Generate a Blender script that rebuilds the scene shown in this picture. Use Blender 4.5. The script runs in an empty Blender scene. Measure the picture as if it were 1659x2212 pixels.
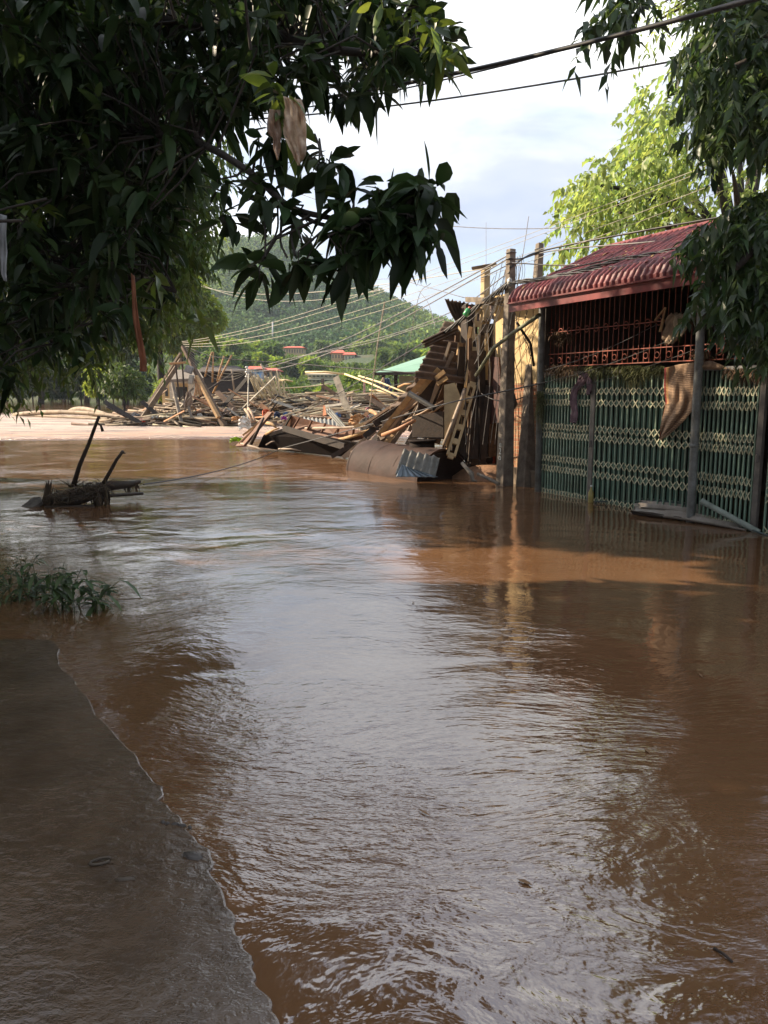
import bpy, math, random
import numpy as np
from mathutils import Vector, Matrix
R = math.radians
random.seed(7); RG = np.random.default_rng(11)
sc = bpy.context.scene
COL = sc.collection
# ---------------------------------------------------------------- camera
EYE = 1.6; PITCH = R(9.0); FOC = 1650.0
cam = bpy.data.cameras.new('camera'); camo = bpy.data.objects.new('camera', cam); COL.objects.link(camo)
camo.location = (0, 0, EYE); camo.rotation_euler = (R(90) - PITCH, 0, 0)
cam.sensor_fit = 'VERTICAL'; cam.sensor_height = 24.0; cam.lens = 24.0 * FOC / 2212.0
cam.clip_start = 0.05; cam.clip_end = 6000
sc.camera = camo
# ---------------------------------------------------------------- sun and sky
SUN_EL = R(31); SUN_AZ = R(18)
SUN = Vector((-math.cos(SUN_EL) * math.cos(SUN_AZ), math.cos(SUN_EL) * math.sin(SUN_AZ), math.sin(SUN_EL)))
sl = bpy.data.lights.new('sun', 'SUN'); so = bpy.data.objects.new('sun', sl); COL.objects.link(so)
sl.energy = 5.0; sl.angle = R(0.5); sl.color = (1.0, 0.83, 0.62)
so.rotation_euler = SUN.to_track_quat('Z', 'Y').to_euler(); so.location = (-30, 5, 40)
w = bpy.data.worlds.new('World'); sc.world = w; w.use_nodes = True
nt = w.node_tree; nt.nodes.clear()
def N_(nt, t, **kw):
    n = nt.nodes.new(t)
    for k, v in kw.items():
        if k in n.inputs.keys(): n.inputs[k].default_value = v
        else: setattr(n, k, v)
    return n
out = N_(nt, 'ShaderNodeOutputWorld'); bg = N_(nt, 'ShaderNodeBackground'); bg.inputs['Strength'].default_value = 0.112
sky = N_(nt, 'ShaderNodeTexSky', sky_type='NISHITA', sun_disc=False, sun_elevation=SUN_EL, sun_rotation=R(-72), altitude=200, air_density=1.0, dust_density=1.5)
tc = N_(nt, 'ShaderNodeTexCoord'); mp = N_(nt, 'ShaderNodeMapping'); mp.inputs['Scale'].default_value = (1, 1, 2.6); mp.inputs['Location'].default_value = (0.35, 0.1, 0.25)
nt.links.new(tc.outputs['Generated'], mp.inputs['Vector'])
n1 = N_(nt, 'ShaderNodeTexNoise'); n1.inputs['Scale'].default_value = 2.3; n1.inputs['Detail'].default_value = 7; n1.inputs['Roughness'].default_value = 0.52; n1.inputs['Distortion'].default_value = 0.3
nt.links.new(mp.outputs[0], n1.inputs['Vector'])
cr = N_(nt, 'ShaderNodeValToRGB'); e = cr.color_ramp.elements
e[0].position = 0.36; e[0].color = (2.2, 2.6, 3.5, 1); e[1].position = 0.65; e[1].color = (7.0, 7.0, 6.9, 1)
x_ = e.new(0.48); x_.color = (3.0, 3.25, 3.85, 1)
nt.links.new(n1.outputs['Fac'], cr.inputs['Fac'])
n2 = N_(nt, 'ShaderNodeTexNoise'); n2.inputs['Scale'].default_value = 3.1; n2.inputs['Detail'].default_value = 5
mp2 = N_(nt, 'ShaderNodeMapping'); mp2.inputs['Scale'].default_value = (1, 1, 3.2); mp2.inputs['Location'].default_value = (2.1, 4.4, 1.3)
nt.links.new(tc.outputs['Generated'], mp2.inputs['Vector']); nt.links.new(mp2.outputs[0], n2.inputs['Vector'])
cr2 = N_(nt, 'ShaderNodeValToRGB'); cr2.color_ramp.elements[0].position = 0.33; cr2.color_ramp.elements[0].color = (0.55, 0.55, 0.55, 1); cr2.color_ramp.elements[1].position = 0.45; cr2.color_ramp.elements[1].color = (0.97, 0.97, 0.97, 1)
nt.links.new(n2.outputs['Fac'], cr2.inputs['Fac'])
mx = N_(nt, 'ShaderNodeMix', data_type='RGBA')
nt.links.new(cr2.outputs['Color'], mx.inputs[0]); nt.links.new(sky.outputs[0], mx.inputs[6]); nt.links.new(cr.outputs['Color'], mx.inputs[7])
sz = N_(nt, 'ShaderNodeSeparateXYZ'); nt.links.new(tc.outputs['Generated'], sz.inputs[0])
zr_ = N_(nt, 'ShaderNodeMapRange', interpolation_type='SMOOTHSTEP'); zr_.inputs[1].default_value = 0.30; zr_.inputs[2].default_value = 0.75; zr_.inputs[3].default_value = 1.0; zr_.inputs[4].default_value = 1.15   # overcast: brighter overhead
nt.links.new(sz.outputs[2], zr_.inputs[0]); vm_ = N_(nt, 'ShaderNodeVectorMath', operation='SCALE'); nt.links.new(mx.outputs[2], vm_.inputs[0]); yr_ = N_(nt, 'ShaderNodeMapRange', interpolation_type='SMOOTHSTEP'); yr_.inputs[1].default_value = -0.55; yr_.inputs[2].default_value = 0.40; yr_.inputs[3].default_value = 0.68; yr_.inputs[4].default_value = 1.0   # cloud is thinner and dimmer away from the sun's half of the sky
nt.links.new(sz.outputs[1], yr_.inputs[0]); ml_ = N_(nt, 'ShaderNodeMath', operation='MULTIPLY'); nt.links.new(zr_.outputs[0], ml_.inputs[0]); nt.links.new(yr_.outputs[0], ml_.inputs[1]); nt.links.new(ml_.outputs[0], vm_.inputs['Scale'])
nt.links.new(vm_.outputs[0], bg.inputs['Color']); nt.links.new(bg.outputs[0], out.inputs['Surface'])
sc.view_settings.view_transform = 'Standard'; sc.view_settings.look = 'None'; sc.view_settings.exposure = 1.26; sc.view_settings.gamma = 1.0
sc.cycles.max_bounces = 8; sc.cycles.diffuse_bounces = 3; sc.cycles.glossy_bounces = 3; sc.cycles.transmission_bounces = 4; sc.cycles.transparent_max_bounces = 8
sc.cycles.sample_clamp_indirect = 6.0
# ---------------------------------------------------------------- photo-to-place geometry
CF = Vector((0, math.cos(PITCH), -math.sin(PITCH))); CU = Vector((0, math.sin(PITCH), math.cos(PITCH)))
EY = Vector((0, 0, EYE))
def ray(X, Y): return CF + Vector((1, 0, 0)) * ((X - 829.5) / FOC) + CU * ((1106 - Y) / FOC)
def at(X, Y, d):
    r = ray(X, Y); return EY + r * (d / r.y)
def gnd(X, Y, z=0.0):
    r = ray(X, Y); return EY + r * ((z - EYE) / r.z)
def pt(p):
    if isinstance(p, Vector): return p
    return at(*p)
# gate line (street direction)
GP = gnd(1165, 1061); GQ = gnd(1652, 1150)
GD = (GQ - GP).normalized(); GN = Vector((GD.y, -GD.x, 0))
if GN.x > 0: GN = -GN
def G(s, o, z): return GP + GD * s + GN * o + Vector((0, 0, z))
def onp(X, Y, o=0.0):
    r = ray(X, Y); P0 = GP + GN * o
    return EY + r * ((P0 - EY).dot(GN) / r.dot(GN))
def onps(X, Y, o=0.0):
    p = onp(X, Y, o) - GP; return p.dot(GD), p.z
# ---------------------------------------------------------------- materials
MATS = {}
def mat(name, col, rough=0.7, var=0.25, vscale=6.0, bump=0.0, bscale=30.0, metal=0.0, spec=0.5, col2=None, split=0.5, trans=0.0, island=0.0, stretch=None, coat=0.0, coord='Object'):
    if name in MATS: return MATS[name]
    m = bpy.data.materials.new(name); m.use_nodes = True; t = m.node_tree; b = t.nodes['Principled BSDF']
    b.inputs['Roughness'].default_value = rough; b.inputs['Metallic'].default_value = metal; b.inputs['Specular IOR Level'].default_value = spec
    L = t.links
    geo = N_(t, 'ShaderNodeNewGeometry')
    mpn = N_(t, 'ShaderNodeMapping')
    if stretch: mpn.inputs['Scale'].default_value = stretch
    L.new(geo.outputs['Position'], mpn.inputs['Vector'])
    no = N_(t, 'ShaderNodeTexNoise'); no.inputs['Scale'].default_value = vscale; no.inputs['Detail'].default_value = 6; no.inputs['Roughness'].default_value = 0.65
    L.new(mpn.outputs[0], no.inputs['Vector'])
    c2 = col2 if col2 else tuple(c * (1 - var) for c in col)
    c1 = col if col2 else tuple(min(1, c * (1 + var)) for c in col)
    rp = N_(t, 'ShaderNodeValToRGB'); e = rp.color_ramp.elements
    e[0].position = max(0, split - 0.14); e[1].position = min(1, split + 0.14); e[0].color = (*c1, 1); e[1].color = (*c2, 1)
    L.new(no.outputs['Fac'], rp.inputs['Fac']); colout = rp.outputs['Color']
    if island > 0:
        hs = N_(t, 'ShaderNodeHueSaturation')
        mr = N_(t, 'ShaderNodeMapRange'); mr.inputs['To Min'].default_value = 1 - island; mr.inputs['To Max'].default_value = 1 + island * 1.2
        L.new(geo.outputs['Random Per Island'], mr.inputs['Value']); L.new(mr.outputs[0], hs.inputs['Value'])
        ml = N_(t, 'ShaderNodeMath', operation='MULTIPLY'); ml.inputs[1].default_value = 7.31
        fr = N_(t, 'ShaderNodeMath', operation='FRACT'); L.new(geo.outputs['Random Per Island'], ml.inputs[0]); L.new(ml.outputs[0], fr.inputs[0])
        m2 = N_(t, 'ShaderNodeMapRange'); m2.inputs['To Min'].default_value = 0.475; m2.inputs['To Max'].default_value = 0.515
        L.new(fr.outputs[0], m2.inputs['Value']); L.new(m2.outputs[0], hs.inputs['Hue'])
        L.new(colout, hs.inputs['Color']); colout = hs.outputs['Color']
    L.new(colout, b.inputs['Base Color'])
    if bump > 0:
        nb = N_(t, 'ShaderNodeTexNoise'); nb.inputs['Scale'].default_value = bscale; nb.inputs['Detail'].default_value = 5
        L.new(mpn.outputs[0], nb.inputs['Vector'])
        bp = N_(t, 'ShaderNodeBump'); bp.inputs['Strength'].default_value = 1.0; bp.inputs['Distance'].default_value = bump
        L.new(nb.outputs['Fac'], bp.inputs['Height']); L.new(bp.outputs[0], b.inputs['Normal'])
    if coat: b.inputs['Coat Weight'].default_value = coat
    if trans > 0:
        tr = N_(t, 'ShaderNodeBsdfTranslucent'); hs2 = N_(t, 'ShaderNodeHueSaturation'); hs2.inputs['Value'].default_value = 1.9; hs2.inputs['Hue'].default_value = 0.48; hs2.inputs['Saturation'].default_value = 1.1
        L.new(colout, hs2.inputs['Color']); L.new(hs2.outputs[0], tr.inputs['Color'])
        ms = N_(t, 'ShaderNodeMixShader'); ms.inputs[0].default_value = trans
        L.new(b.outputs[0], ms.inputs[1]); L.new(tr.outputs[0], ms.inputs[2]); L.new(ms.outputs[0], t.nodes['Material Output'].inputs['Surface'])
    MATS[name] = m; return m
# ---------------------------------------------------------------- mesh collecting
class MB:
    def __init__(s): s.v = []; s.f = []; s.sm = []
    def add(s, vs, fs, smooth=False):
        o = len(s.v); s.v += [tuple(x) for x in vs]; s.f += [tuple(i + o for i in f) for f in fs]; s.sm += [smooth] * len(fs); return s
    def box(s, c, size, M=None):
        c = Vector(c); h = [x / 2 for x in size]; vs = []
        for i in (-1, 1):
            for j in (-1, 1):
                for k in (-1, 1):
                    p = Vector((i * h[0], j * h[1], k * h[2]))
                    if M: p = M @ p
                    vs.append(c + p)
        return s.add(vs, [(0, 1, 3, 2), (4, 6, 7, 5), (0, 4, 5, 1), (2, 3, 7, 6), (0, 2, 6, 4), (1, 5, 7, 3)])
    def frame(s, d, up=None):
        d = d.normalized(); up = up or (Vector((0, 0, 1)) if abs(d.z) < 0.95 else Vector((1, 0, 0)))
        a = d.cross(up).normalized(); b = a.cross(d).normalized(); return a, b
    def beam(s, p0, p1, w_, h_, up=None, w1=None, h1=None):
        p0 = pt(p0); p1 = pt(p1); a, b = s.frame(p1 - p0, up); w1 = w1 or w_; h1 = h1 or h_
        vs = []
        for p, ww, hh in ((p0, w_, h_), (p1, w1, h1)):
            for i, j in ((-1, -1), (1, -1), (1, 1), (-1, 1)): vs.append(p + a * (i * ww / 2) + b * (j * hh / 2))
        return s.add(vs, [(3, 2, 1, 0), (4, 5, 6, 7), (0, 1, 5, 4), (1, 2, 6, 5), (2, 3, 7, 6), (3, 0, 4, 7)])
    def tube(s, pts, r, n=8, cap=True, hollow=False):
        pts = [pt(p) for p in pts]; k = len(pts)
        rr = r if isinstance(r, (list, tuple)) else [r] * k
        vs = []; ref = None
        for i, p in enumerate(pts):
            d = (pts[min(i + 1, k - 1)] - pts[max(i - 1, 0)])
            if d.length < 1e-9: d = Vector((0, 0, 1))
            d.normalize()
            if ref is None: ref, _ = s.frame(d)
            a = (ref - d * ref.dot(d));
            if a.length < 1e-6: a, _ = s.frame(d)
            a.normalize(); b = d.cross(a); ref = a
            for j in range(n):
                t = 2 * math.pi * j / n; vs.append(p + (a * math.cos(t) + b * math.sin(t)) * rr[i])
        fs = [(i * n + j, i * n + (j + 1) % n, (i + 1) * n + (j + 1) % n, (i + 1) * n + j) for i in range(k - 1) for j in range(n)]
        s.add(vs, fs, True)
        if cap:
            o = len(s.v) - len(vs)
            s.f += [tuple(o + j for j in reversed(range(n))), tuple(o + (k - 1) * n + j for j in range(n))]; s.sm += [False, False]
        return s
    def slab(s, poly, th):
        poly = [pt(p) for p in poly]; n = len(poly)
        nrm = Vector((0, 0, 0))
        for i in range(n):
            a, b = poly[i], poly[(i + 1) % n]; nrm += a.cross(b)
        nrm.normalize(); vs = poly + [p - nrm * th for p in poly]
        fs = [tuple(range(n)), tuple(reversed(range(n, 2 * n)))] + [(i, i + n, (i + 1) % n + n, (i + 1) % n) for i in range(n)]
        return s.add(vs, fs)
    def patch(s, p00, p10, p11, p01, nu, nv, off=None, th=0.006, smooth=True, jag=0.0, rng=None):
        """bilinear sheet; off(u,v) pushes along the normal"""
        P = [pt(p) for p in (p00, p10, p11, p01)]
        nrm = (P[1] - P[0]).cross(P[3] - P[0]).normalized()
        vs = []
        for side in (0, 1):
            for j in range(nv + 1):
                for i in range(nu + 1):
                    u = i / nu; v = j / nv
                    if jag and j in (0, nv):
                        v2 = v + (rng.uniform(-1, 1) if side == 0 else 0) * jag
                        if side == 0: s._j = getattr(s, '_j', {}); s._j[(i, j)] = v2
                        v2 = s._j[(i, j)]
                    else: v2 = v
                    p = P[0] * (1 - u) * (1 - v2) + P[1] * u * (1 - v2) + P[2] * u * v2 + P[3] * (1 - u) * v2
                    h = off(u, v) if off else 0
                    vs.append(p + nrm * (h - side * th))
        W_ = nu + 1; M_ = W_ * (nv + 1); fs = []
        for j in range(nv):
            for i in range(nu):
                a = j * W_ + i; fs.append((a, a + 1, a + W_ + 1, a + W_)); fs.append((a + M_, a + W_ + M_, a + W_ + 1 + M_, a + 1 + M_))
        s.add(vs, fs, smooth); o = len(s.v) - len(vs); e = []
        for i in range(nu):
            e.append((i, i + M_, i + 1 + M_, i + 1)); a = nv * W_ + i; e.append((a, a + 1, a + 1 + M_, a + M_))
        for j in range(nv):
            a = j * W_; e.append((a, a + W_, a + W_ + M_, a + M_)); a += nu; e.append((a, a + M_, a + W_ + M_, a + W_))
        s.f += [tuple(i + o for i in q) for q in e]; s.sm += [False] * len(e); return s
    def leaf(s, p, d, L, W_, droop=0.2):
        d = d.normalized(); a, b = s.frame(d); vs = []
        for i, (t, ww) in enumerate(((0, .04), (.3, .8), (.6, 1.), (1, .04))):
            c = p + d * L * t + Vector((0, 0, -1)) * droop * L * t * t
            vs += [c - a * W_ * ww / 2 + b * W_ * ww * .15, c, c + a * W_ * ww / 2 + b * W_ * ww * .15]
        return s.add(vs, [(i * 3 + k, i * 3 + k + 1, i * 3 + k + 4, i * 3 + k + 3) for i in range(3) for k in (0, 1)], True)
    def ob(s, name, m, loc=None, parent=None):
        me = bpy.data.meshes.new(name)
        if loc is None:
            if parent is not None: loc = Vector((0, 0, 0)); o0 = parent_loc(parent)
            else:
                A = np.array(s.v); loc = Vector(((A[:, 0].min() + A[:, 0].max()) / 2, (A[:, 1].min() + A[:, 1].max()) / 2, A[:, 2].min())); o0 = loc
        else: o0 = Vector(loc)
        me.from_pydata([(x - o0[0], y - o0[1], z - o0[2]) for x, y, z in s.v], [], s.f)
        me.polygons.foreach_set('use_smooth', s.sm); me.materials.append(m); me.update()
        o = bpy.data.objects.new(name, me); COL.objects.link(o)
        if parent is not None: o.parent = parent
        else: o.location = o0
        return o
def parent_loc(p):
    v = Vector((0, 0, 0))
    while p is not None: v += p.location; p = p.parent
    return v
def tag(o, label=None, cat=None, group=None, kind=None):
    if label: o['label'] = label
    if cat: o['category'] = cat
    if group: o['group'] = group
    if kind: o['kind'] = kind
    return o
def empty(name, loc, label, cat, group=None):
    o = bpy.data.objects.new(name, None); COL.objects.link(o); o.location = loc; o.empty_display_size = 0.2
    return tag(o, label, cat, group)
def solo(name, mb, m, label, cat, group=None): return tag(mb.ob(name, m), label, cat, group)
# big numpy quad meshes (foliage)
def np_mesh(name, V, F, m, parent=None, smooth=True):
    o0 = parent_loc(parent) if parent else Vector((0, 0, 0))
    V = V - np.array(o0)
    me = bpy.data.meshes.new(name); nf, k = F.shape
    me.vertices.add(len(V)); me.vertices.foreach_set('co', V.astype(np.float32).ravel())
    me.loops.add(nf * k); me.loops.foreach_set('vertex_index', F.astype(np.int32).ravel())
    me.polygons.add(nf); me.polygons.foreach_set('loop_start', np.arange(0, nf * k, k, dtype=np.int32))
    me.polygons.foreach_set('use_smooth', np.full(nf, smooth))
    me.update(calc_edges=True); me.validate(); me.materials.append(m)
    o = bpy.data.objects.new(name, me); COL.objects.link(o)
    if parent: o.parent = parent
    return o
def unit(a): return a / np.maximum(np.linalg.norm(a, axis=-1, keepdims=True), 1e-9)
def leaves(O, D, L, W, droop, seg=4, roll=0.5, rng=RG):
    """vectorised leaf blades; returns V, F"""
    n = len(O); D = unit(D); up = np.tile([0, 0, 1.0], (n, 1)) + rng.normal(0, roll, (n, 3))
    S = unit(np.cross(D, up)); Nn = np.cross(S, D)
    if seg == 1:
        mid = O + D * (L * 0.45)[:, None] - np.array([0, 0, 1.0]) * (droop * L * 0.2)[:, None]
        tip = O + D * L[:, None] - np.array([0, 0, 1.0]) * (droop * L)[:, None]
        V = np.stack([O, mid + S * (W / 2)[:, None], tip, mid - S * (W / 2)[:, None]], 1).reshape(-1, 3)
        return V, np.arange(4 * n).reshape(n, 4)
    s = np.linspace(0, 1, seg + 1); pr = np.sin(np.pi * s ** 0.85) ** 0.65 * (1 - 0.12 * s); pr[0] = 0.05; pr[-1] = 0.03; pr /= pr.max()
    C = O[:, None, :] + D[:, None, :] * (L[:, None] * (s - 0.15 * np.clip(droop, 0, 1)[:, None] * s ** 2))[..., None]
    C = C - np.array([0, 0, 1.0]) * ((droop * L)[:, None] * s ** 2)[..., None]
    wv = rng.normal(0, 0.02, (n, 1)) * np.sin(s * 5)[None]
    C = C + S[:, None, :] * (wv * L[:, None])[..., None] * 2
    h = (W[:, None] * pr / 2)[..., None]
    A = C + S[:, None, :] * h + Nn[:, None, :] * h * 0.35
    B = C - S[:, None, :] * h + Nn[:, None, :] * h * 0.35
    V = np.stack([A, C, B], 2).reshape(-1, 3)
    base = (np.arange(n) * (seg + 1) * 3)[:, None]
    q = []
    for i in range(seg):
        for k in (0, 1):
            a = i * 3 + k; q.append([a, a + 1, a + 4, a + 3])
    F = (base[:, None, :] + np.array(q)[None]).reshape(-1, 4)
    return V, F
def joinVF(lst):
    Vs = []; Fs = []; o = 0
    for V, F in lst: Vs.append(V); Fs.append(F + o); o += len(V)
    return np.concatenate(Vs), np.concatenate(Fs)
def inpoly(X, Y, P):
    c = False; n = len(P)
    for i in range(n):
        x1, y1 = P[i]; x2, y2 = P[(i + 1) % n]
        if (y1 > Y) != (y2 > Y) and X < (x2 - x1) * (Y - y1) / (y2 - y1) + x1: c = not c
    return c
def proj(p):
    v = Vector(p) - EY; f = v.dot(CF)
    if f <= 0.05: return None
    return 829.5 + FOC * v.x / f, 1106 - FOC * v.dot(CU) / f
def lerp(a, b, t): return a + (b - a) * t
def curve_pts(P, n):
    """Catmull-Rom through P"""
    P = [pt(p) for p in P]; P = [P[0] * 2 - P[1]] + P + [P[-1] * 2 - P[-2]]; o = []
    for i in range(1, len(P) - 2):
        for k in range(n):
            t = k / n; a, b, c, d = P[i - 1:i + 3]
            o.append(0.5 * ((2 * b) + (c - a) * t + (2 * a - 5 * b + 4 * c - d) * t * t + (3 * b - a - 3 * c + d) * t ** 3))
    o.append(P[-2]); return o
# ================================================================ SETTING
# water
def water_mat():
    m = bpy.data.materials.new('muddy_water'); m.use_nodes = True; t = m.node_tree; b = t.nodes['Principled BSDF']; L = t.links
    geo = N_(t, 'ShaderNodeNewGeometry'); sep = N_(t, 'ShaderNodeSeparateXYZ'); L.new(geo.outputs['Position'], sep.inputs[0])
    def noise(scale, det=3, rough=0.5, dist=0.0, stretch=(1, 1, 1), vec=None):
        mp = N_(t, 'ShaderNodeMapping'); mp.inputs['Scale'].default_value = stretch; L.new(vec or geo.outputs['Position'], mp.inputs['Vector'])
        n = N_(t, 'ShaderNodeTexNoise'); n.inputs['Scale'].default_value = scale; n.inputs['Detail'].default_value = det; n.inputs['Roughness'].default_value = rough; n.inputs['Distortion'].default_value = dist
        L.new(mp.outputs[0], n.inputs['Vector']); return n
    def mth(op, a, b_, c=None, clamp=False):
        n = N_(t, 'ShaderNodeMath', operation=op, use_clamp=clamp)
        for i, x in enumerate((a, b_) if c is None else (a, b_, c)):
            if x is None: continue
            if isinstance(x, (int, float)): n.inputs[i].default_value = x
            else: L.new(x, n.inputs[i])
        return n.outputs[0]
    def mr(v, a, b_, c=0.0, d=1.0):
        n = N_(t, 'ShaderNodeMapRange', interpolation_type='SMOOTHSTEP'); n.inputs[1].default_value = a; n.inputs[2].default_value = b_; n.inputs[3].default_value = c; n.inputs[4].default_value = d
        L.new(v, n.inputs[0]); return n.outputs[0]
    # swirl: bend the coordinates with a slow noise
    sw = noise(0.42, 2, 0.5, 0.4); vm = N_(t, 'ShaderNodeVectorMath', operation='MULTIPLY_ADD'); vm.inputs[1].default_value = (1.5, 1.5, 0); L.new(sw.outputs['Color'], vm.inputs[0]); L.new(geo.outputs['Position'], vm.inputs[2])
    a = noise(4.0, 3, 0.5, 0.5, (0.75, 1.25, 1), vm.outputs[0])
    c_ = noise(17, 3, 0.55, 0.3, (0.55, 1.25, 1), vm.outputs[0])
    d_ = noise(1.1, 2, 0.5, 0.2, (0.7, 1, 1))
    f_ = noise(55, 2, 0.5, 0.0, (0.5, 1.0, 1), vm.outputs[0])
    reg = noise(0.55, 3, 0.6, 0.6)
    amp = mr(reg.outputs['Fac'], 0.36, 0.64, 0.25, 1.0)
    calm = mr(sep.outputs['X'], 0.9, 2.6, 1.0, 0.42)         # calmer under the gate side
    h = mth('MULTIPLY', a.outputs['Fac'], 0.026)
    h = mth('MULTIPLY_ADD', c_.outputs['Fac'], 0.0115, h)
    h = mth('MULTIPLY_ADD', f_.outputs['Fac'], 0.0026, h)
    far_ = mr(sep.outputs['Y'], 2.0, 5.0, 1.0, 0.42)
    h = mth('MULTIPLY', h, amp); h = mth('MULTIPLY', h, calm); h = mth('MULTIPLY', h, far_)
    h = mth('MULTIPLY_ADD', d_.outputs['Fac'], 0.022, h)
    # turbulent current beyond the raft
    yy = mth('MULTIPLY_ADD', sep.outputs['X'], -0.12, sep.outputs['Y'])
    tn = noise(0.9, 4, 0.65, 0.8, (0.35, 1.3, 1))
    cur = mth('MULTIPLY', mr(yy, 26.0, 29.5), mr(yy, 62.0, 50.0))
    cur2 = mth('MULTIPLY', cur, mr(sep.outputs['X'], 6.0, 0.0))
    tb = noise(2.6, 5, 0.75, 0.8, (0.4, 1.2, 1)); h = mth('MULTIPLY_ADD', mth('MULTIPLY', tb.outputs['Fac'], cur2), 0.55, h)
    bp = N_(t, 'ShaderNodeBump'); bp.inputs['Distance'].default_value = 1.0; bp.inputs['Strength'].default_value = 1.0
    L.new(h, bp.inputs['Height']); L.new(bp.outputs[0], b.inputs['Normal'])
    # colour: silt streaks
    sn = noise(0.8, 5, 0.6, 1.5, (0.35, 1.1, 1)); rp = N_(t, 'ShaderNodeValToRGB'); e = rp.color_ramp.elements
    e[0].position = 0.3; e[0].color = (0.128, 0.064, 0.030, 1); e[1].position = 0.75; e[1].color = (0.180, 0.096, 0.048, 1)
    L.new(sn.outputs['Fac'], rp.inputs['Fac'])
    mx = N_(t, 'ShaderNodeMix', data_type='RGBA'); mo = N_(t, 'ShaderNodeMix', data_type='RGBA'); mo.inputs[6].default_value = (0.64, 0.28, 0.115, 1); mo.inputs[7].default_value = (0.62, 0.42, 0.30, 1); L.new(mr(yy, 29.0, 36.0), mo.inputs[0]); L.new(mo.outputs[2], mx.inputs[7])
    foam = mth('MULTIPLY', cur2, mr(tn.outputs['Fac'], 0.36, 0.60, 0.10, 1.0)); L.new(foam, mx.inputs[0]); L.new(rp.outputs['Color'], mx.inputs[6])
    L.new(mx.outputs[2], b.inputs['Base Color'])
    ro = N_(t, 'ShaderNodeMapRange'); ro.inputs[3].default_value = 0.045; ro.inputs[4].default_value = 0.5; L.new(cur2, ro.inputs[0]); L.new(ro.outputs[0], b.inputs['Roughness'])
    b.inputs['IOR'].default_value = 2.45; b.inputs['Specular IOR Level'].default_value = 0.5
    return m
wm = water_mat()
mb = MB()
xs = [-900, -60, -14, -6, -1, 4, 10, 30, 300, 900]; ys = [-60, 0, 4, 9, 16, 30, 60, 140, 400, 1500]
vs = [(x, y, 0) for y in ys for x in xs]; n = len(xs)
mb.add(vs, [(j * n + i, j * n + i + 1, (j + 1) * n + i + 1, (j + 1) * n + i) for j in range(len(ys) - 1) for i in range(n - 1)])
o = mb.ob('water', wm, loc=(0, 0, 0)); tag(o, kind='structure', label='brown muddy flood water filling the street')
# terrain
def nz(x, y, s, k=0.0): return math.sin(x * s + 1.7 * math.sin(y * s * 0.7 + k)) * math.cos(y * s * 1.1 + 1.3 * math.sin(x * s * 0.6 + k))
SIL = [(-1200, 640), (-400, 650), (100, 640), (380, 600), (450, 575), (540, 546), (640, 545), (700, 593), (760, 630), (830, 664), (880, 692), (940, 724), (1020, 752), (1150, 790), (1400, 830), (2600, 838)]
SX = [at(a, b, 720).x for a, b in SIL]; SZ = [at(a, b, 720).z for a, b in SIL]
def terr(x, y):
    ys_ = np.interp(x, [-60, -25, -12, 20], [150, 140, 92, 74]); d = y - ys_ + 3 * nz(x, y, 0.09)
    base = np.interp(d, [-12, 0, 6, 60, 120, 200, 300, 900], [-2, -0.05, 1.0, 2.2, 6, 14, 20, 30])
    if d > 8: base += 0.7 * nz(x, y, 0.05)
    g = min(1, max(0, (y - 340) / 380)); g = g * g * (3 - 2 * g) if y < 720 else 1 - 0.5 * min(1, (y - 720) / 600)
    rz = float(np.interp(x, SX, SZ))
    gul = (3.0 * nz(x, y, 0.028) + 2.0 * nz(x, y, 0.06, 2)) * g * (1 - 0.75 * min(1, max(0, (y - 600) / 120)))
    return max(base, base * (1 - g) + rz * g + gul) if y > 340 else base
gx = np.concatenate([np.linspace(-700, -130, 24), np.linspace(-124, 110, 70), np.linspace(125, 600, 18)])
gy = np.concatenate([np.linspace(56, 150, 40), np.linspace(156, 400, 36), np.linspace(412, 780, 44), np.linspace(830, 1500, 10)])
mb = MB(); n = len(gx)
mb.add([(x, y, terr(x, y)) for y in gy for x in gx], [(j * n + i, j * n + i + 1, (j + 1) * n + i + 1, (j + 1) * n + i) for j in range(len(gy) - 1) for i in range(n - 1)], True)
o = mb.ob('hillside', mat('hill_ground', (0.035, 0.06, 0.018), 0.95, col2=(0.10, 0.075, 0.04), vscale=0.06, split=0.62, bump=0.4, bscale=0.7), loc=(0, 0, 0)); tag(o, kind='structure', label='green hill and low bank beyond the flood')
# forest on the hill: one mass
def cloud(C, Rad, n, L, W, flat=0.75, seg=1, droop=(0.1, 0.5), down=0.15, shell=0.55, rng=RG):
    """leaf blades spread through ellipsoids, denser to the outside"""
    C = np.asarray(C, float); Rad = np.asarray(Rad, float); k = len(C)
    idx = rng.integers(0, k, n) if np.isscalar(n) else np.repeat(np.arange(k), n); n = len(idx)
    U = unit(rng.normal(0, 1, (n, 3))); r = rng.random(n) ** (1 / 3) * (1 - shell) + shell * (0.8 + 0.25 * rng.random(n))
    O = C[idx] + U * (r * Rad[idx])[:, None] * np.array([1, 1, flat])
    D = U + rng.normal(0, 0.6, (n, 3)) - np.array([0, 0, down])
    LL = L * rng.uniform(0.65, 1.3, n); WW = W * rng.uniform(0.7, 1.25, n)
    return leaves(O, D, LL, WW, rng.uniform(droop[0], droop[1], n), seg, 0.9, rng)
rg = np.random.default_rng(5)
pts_ = []
while len(pts_) < 4200:
    y = 350 + 390 * rg.random() ** 0.8; x = rg.uniform(-230, 190) * (y / 700) - 8
    z = terr(x, y)
    if z > 6: pts_.append((x, y, z))
P = np.array(pts_); rad = rg.uniform(2.6, 6.2, len(P))
P[:, 2] += rad * 0.9
dk = rg.random(len(P)) + 0.5 * np.sin(P[:, 0] * 0.035) > 0.55  # lighter and darker crowns mixed at random, with a swing across the hill
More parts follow.
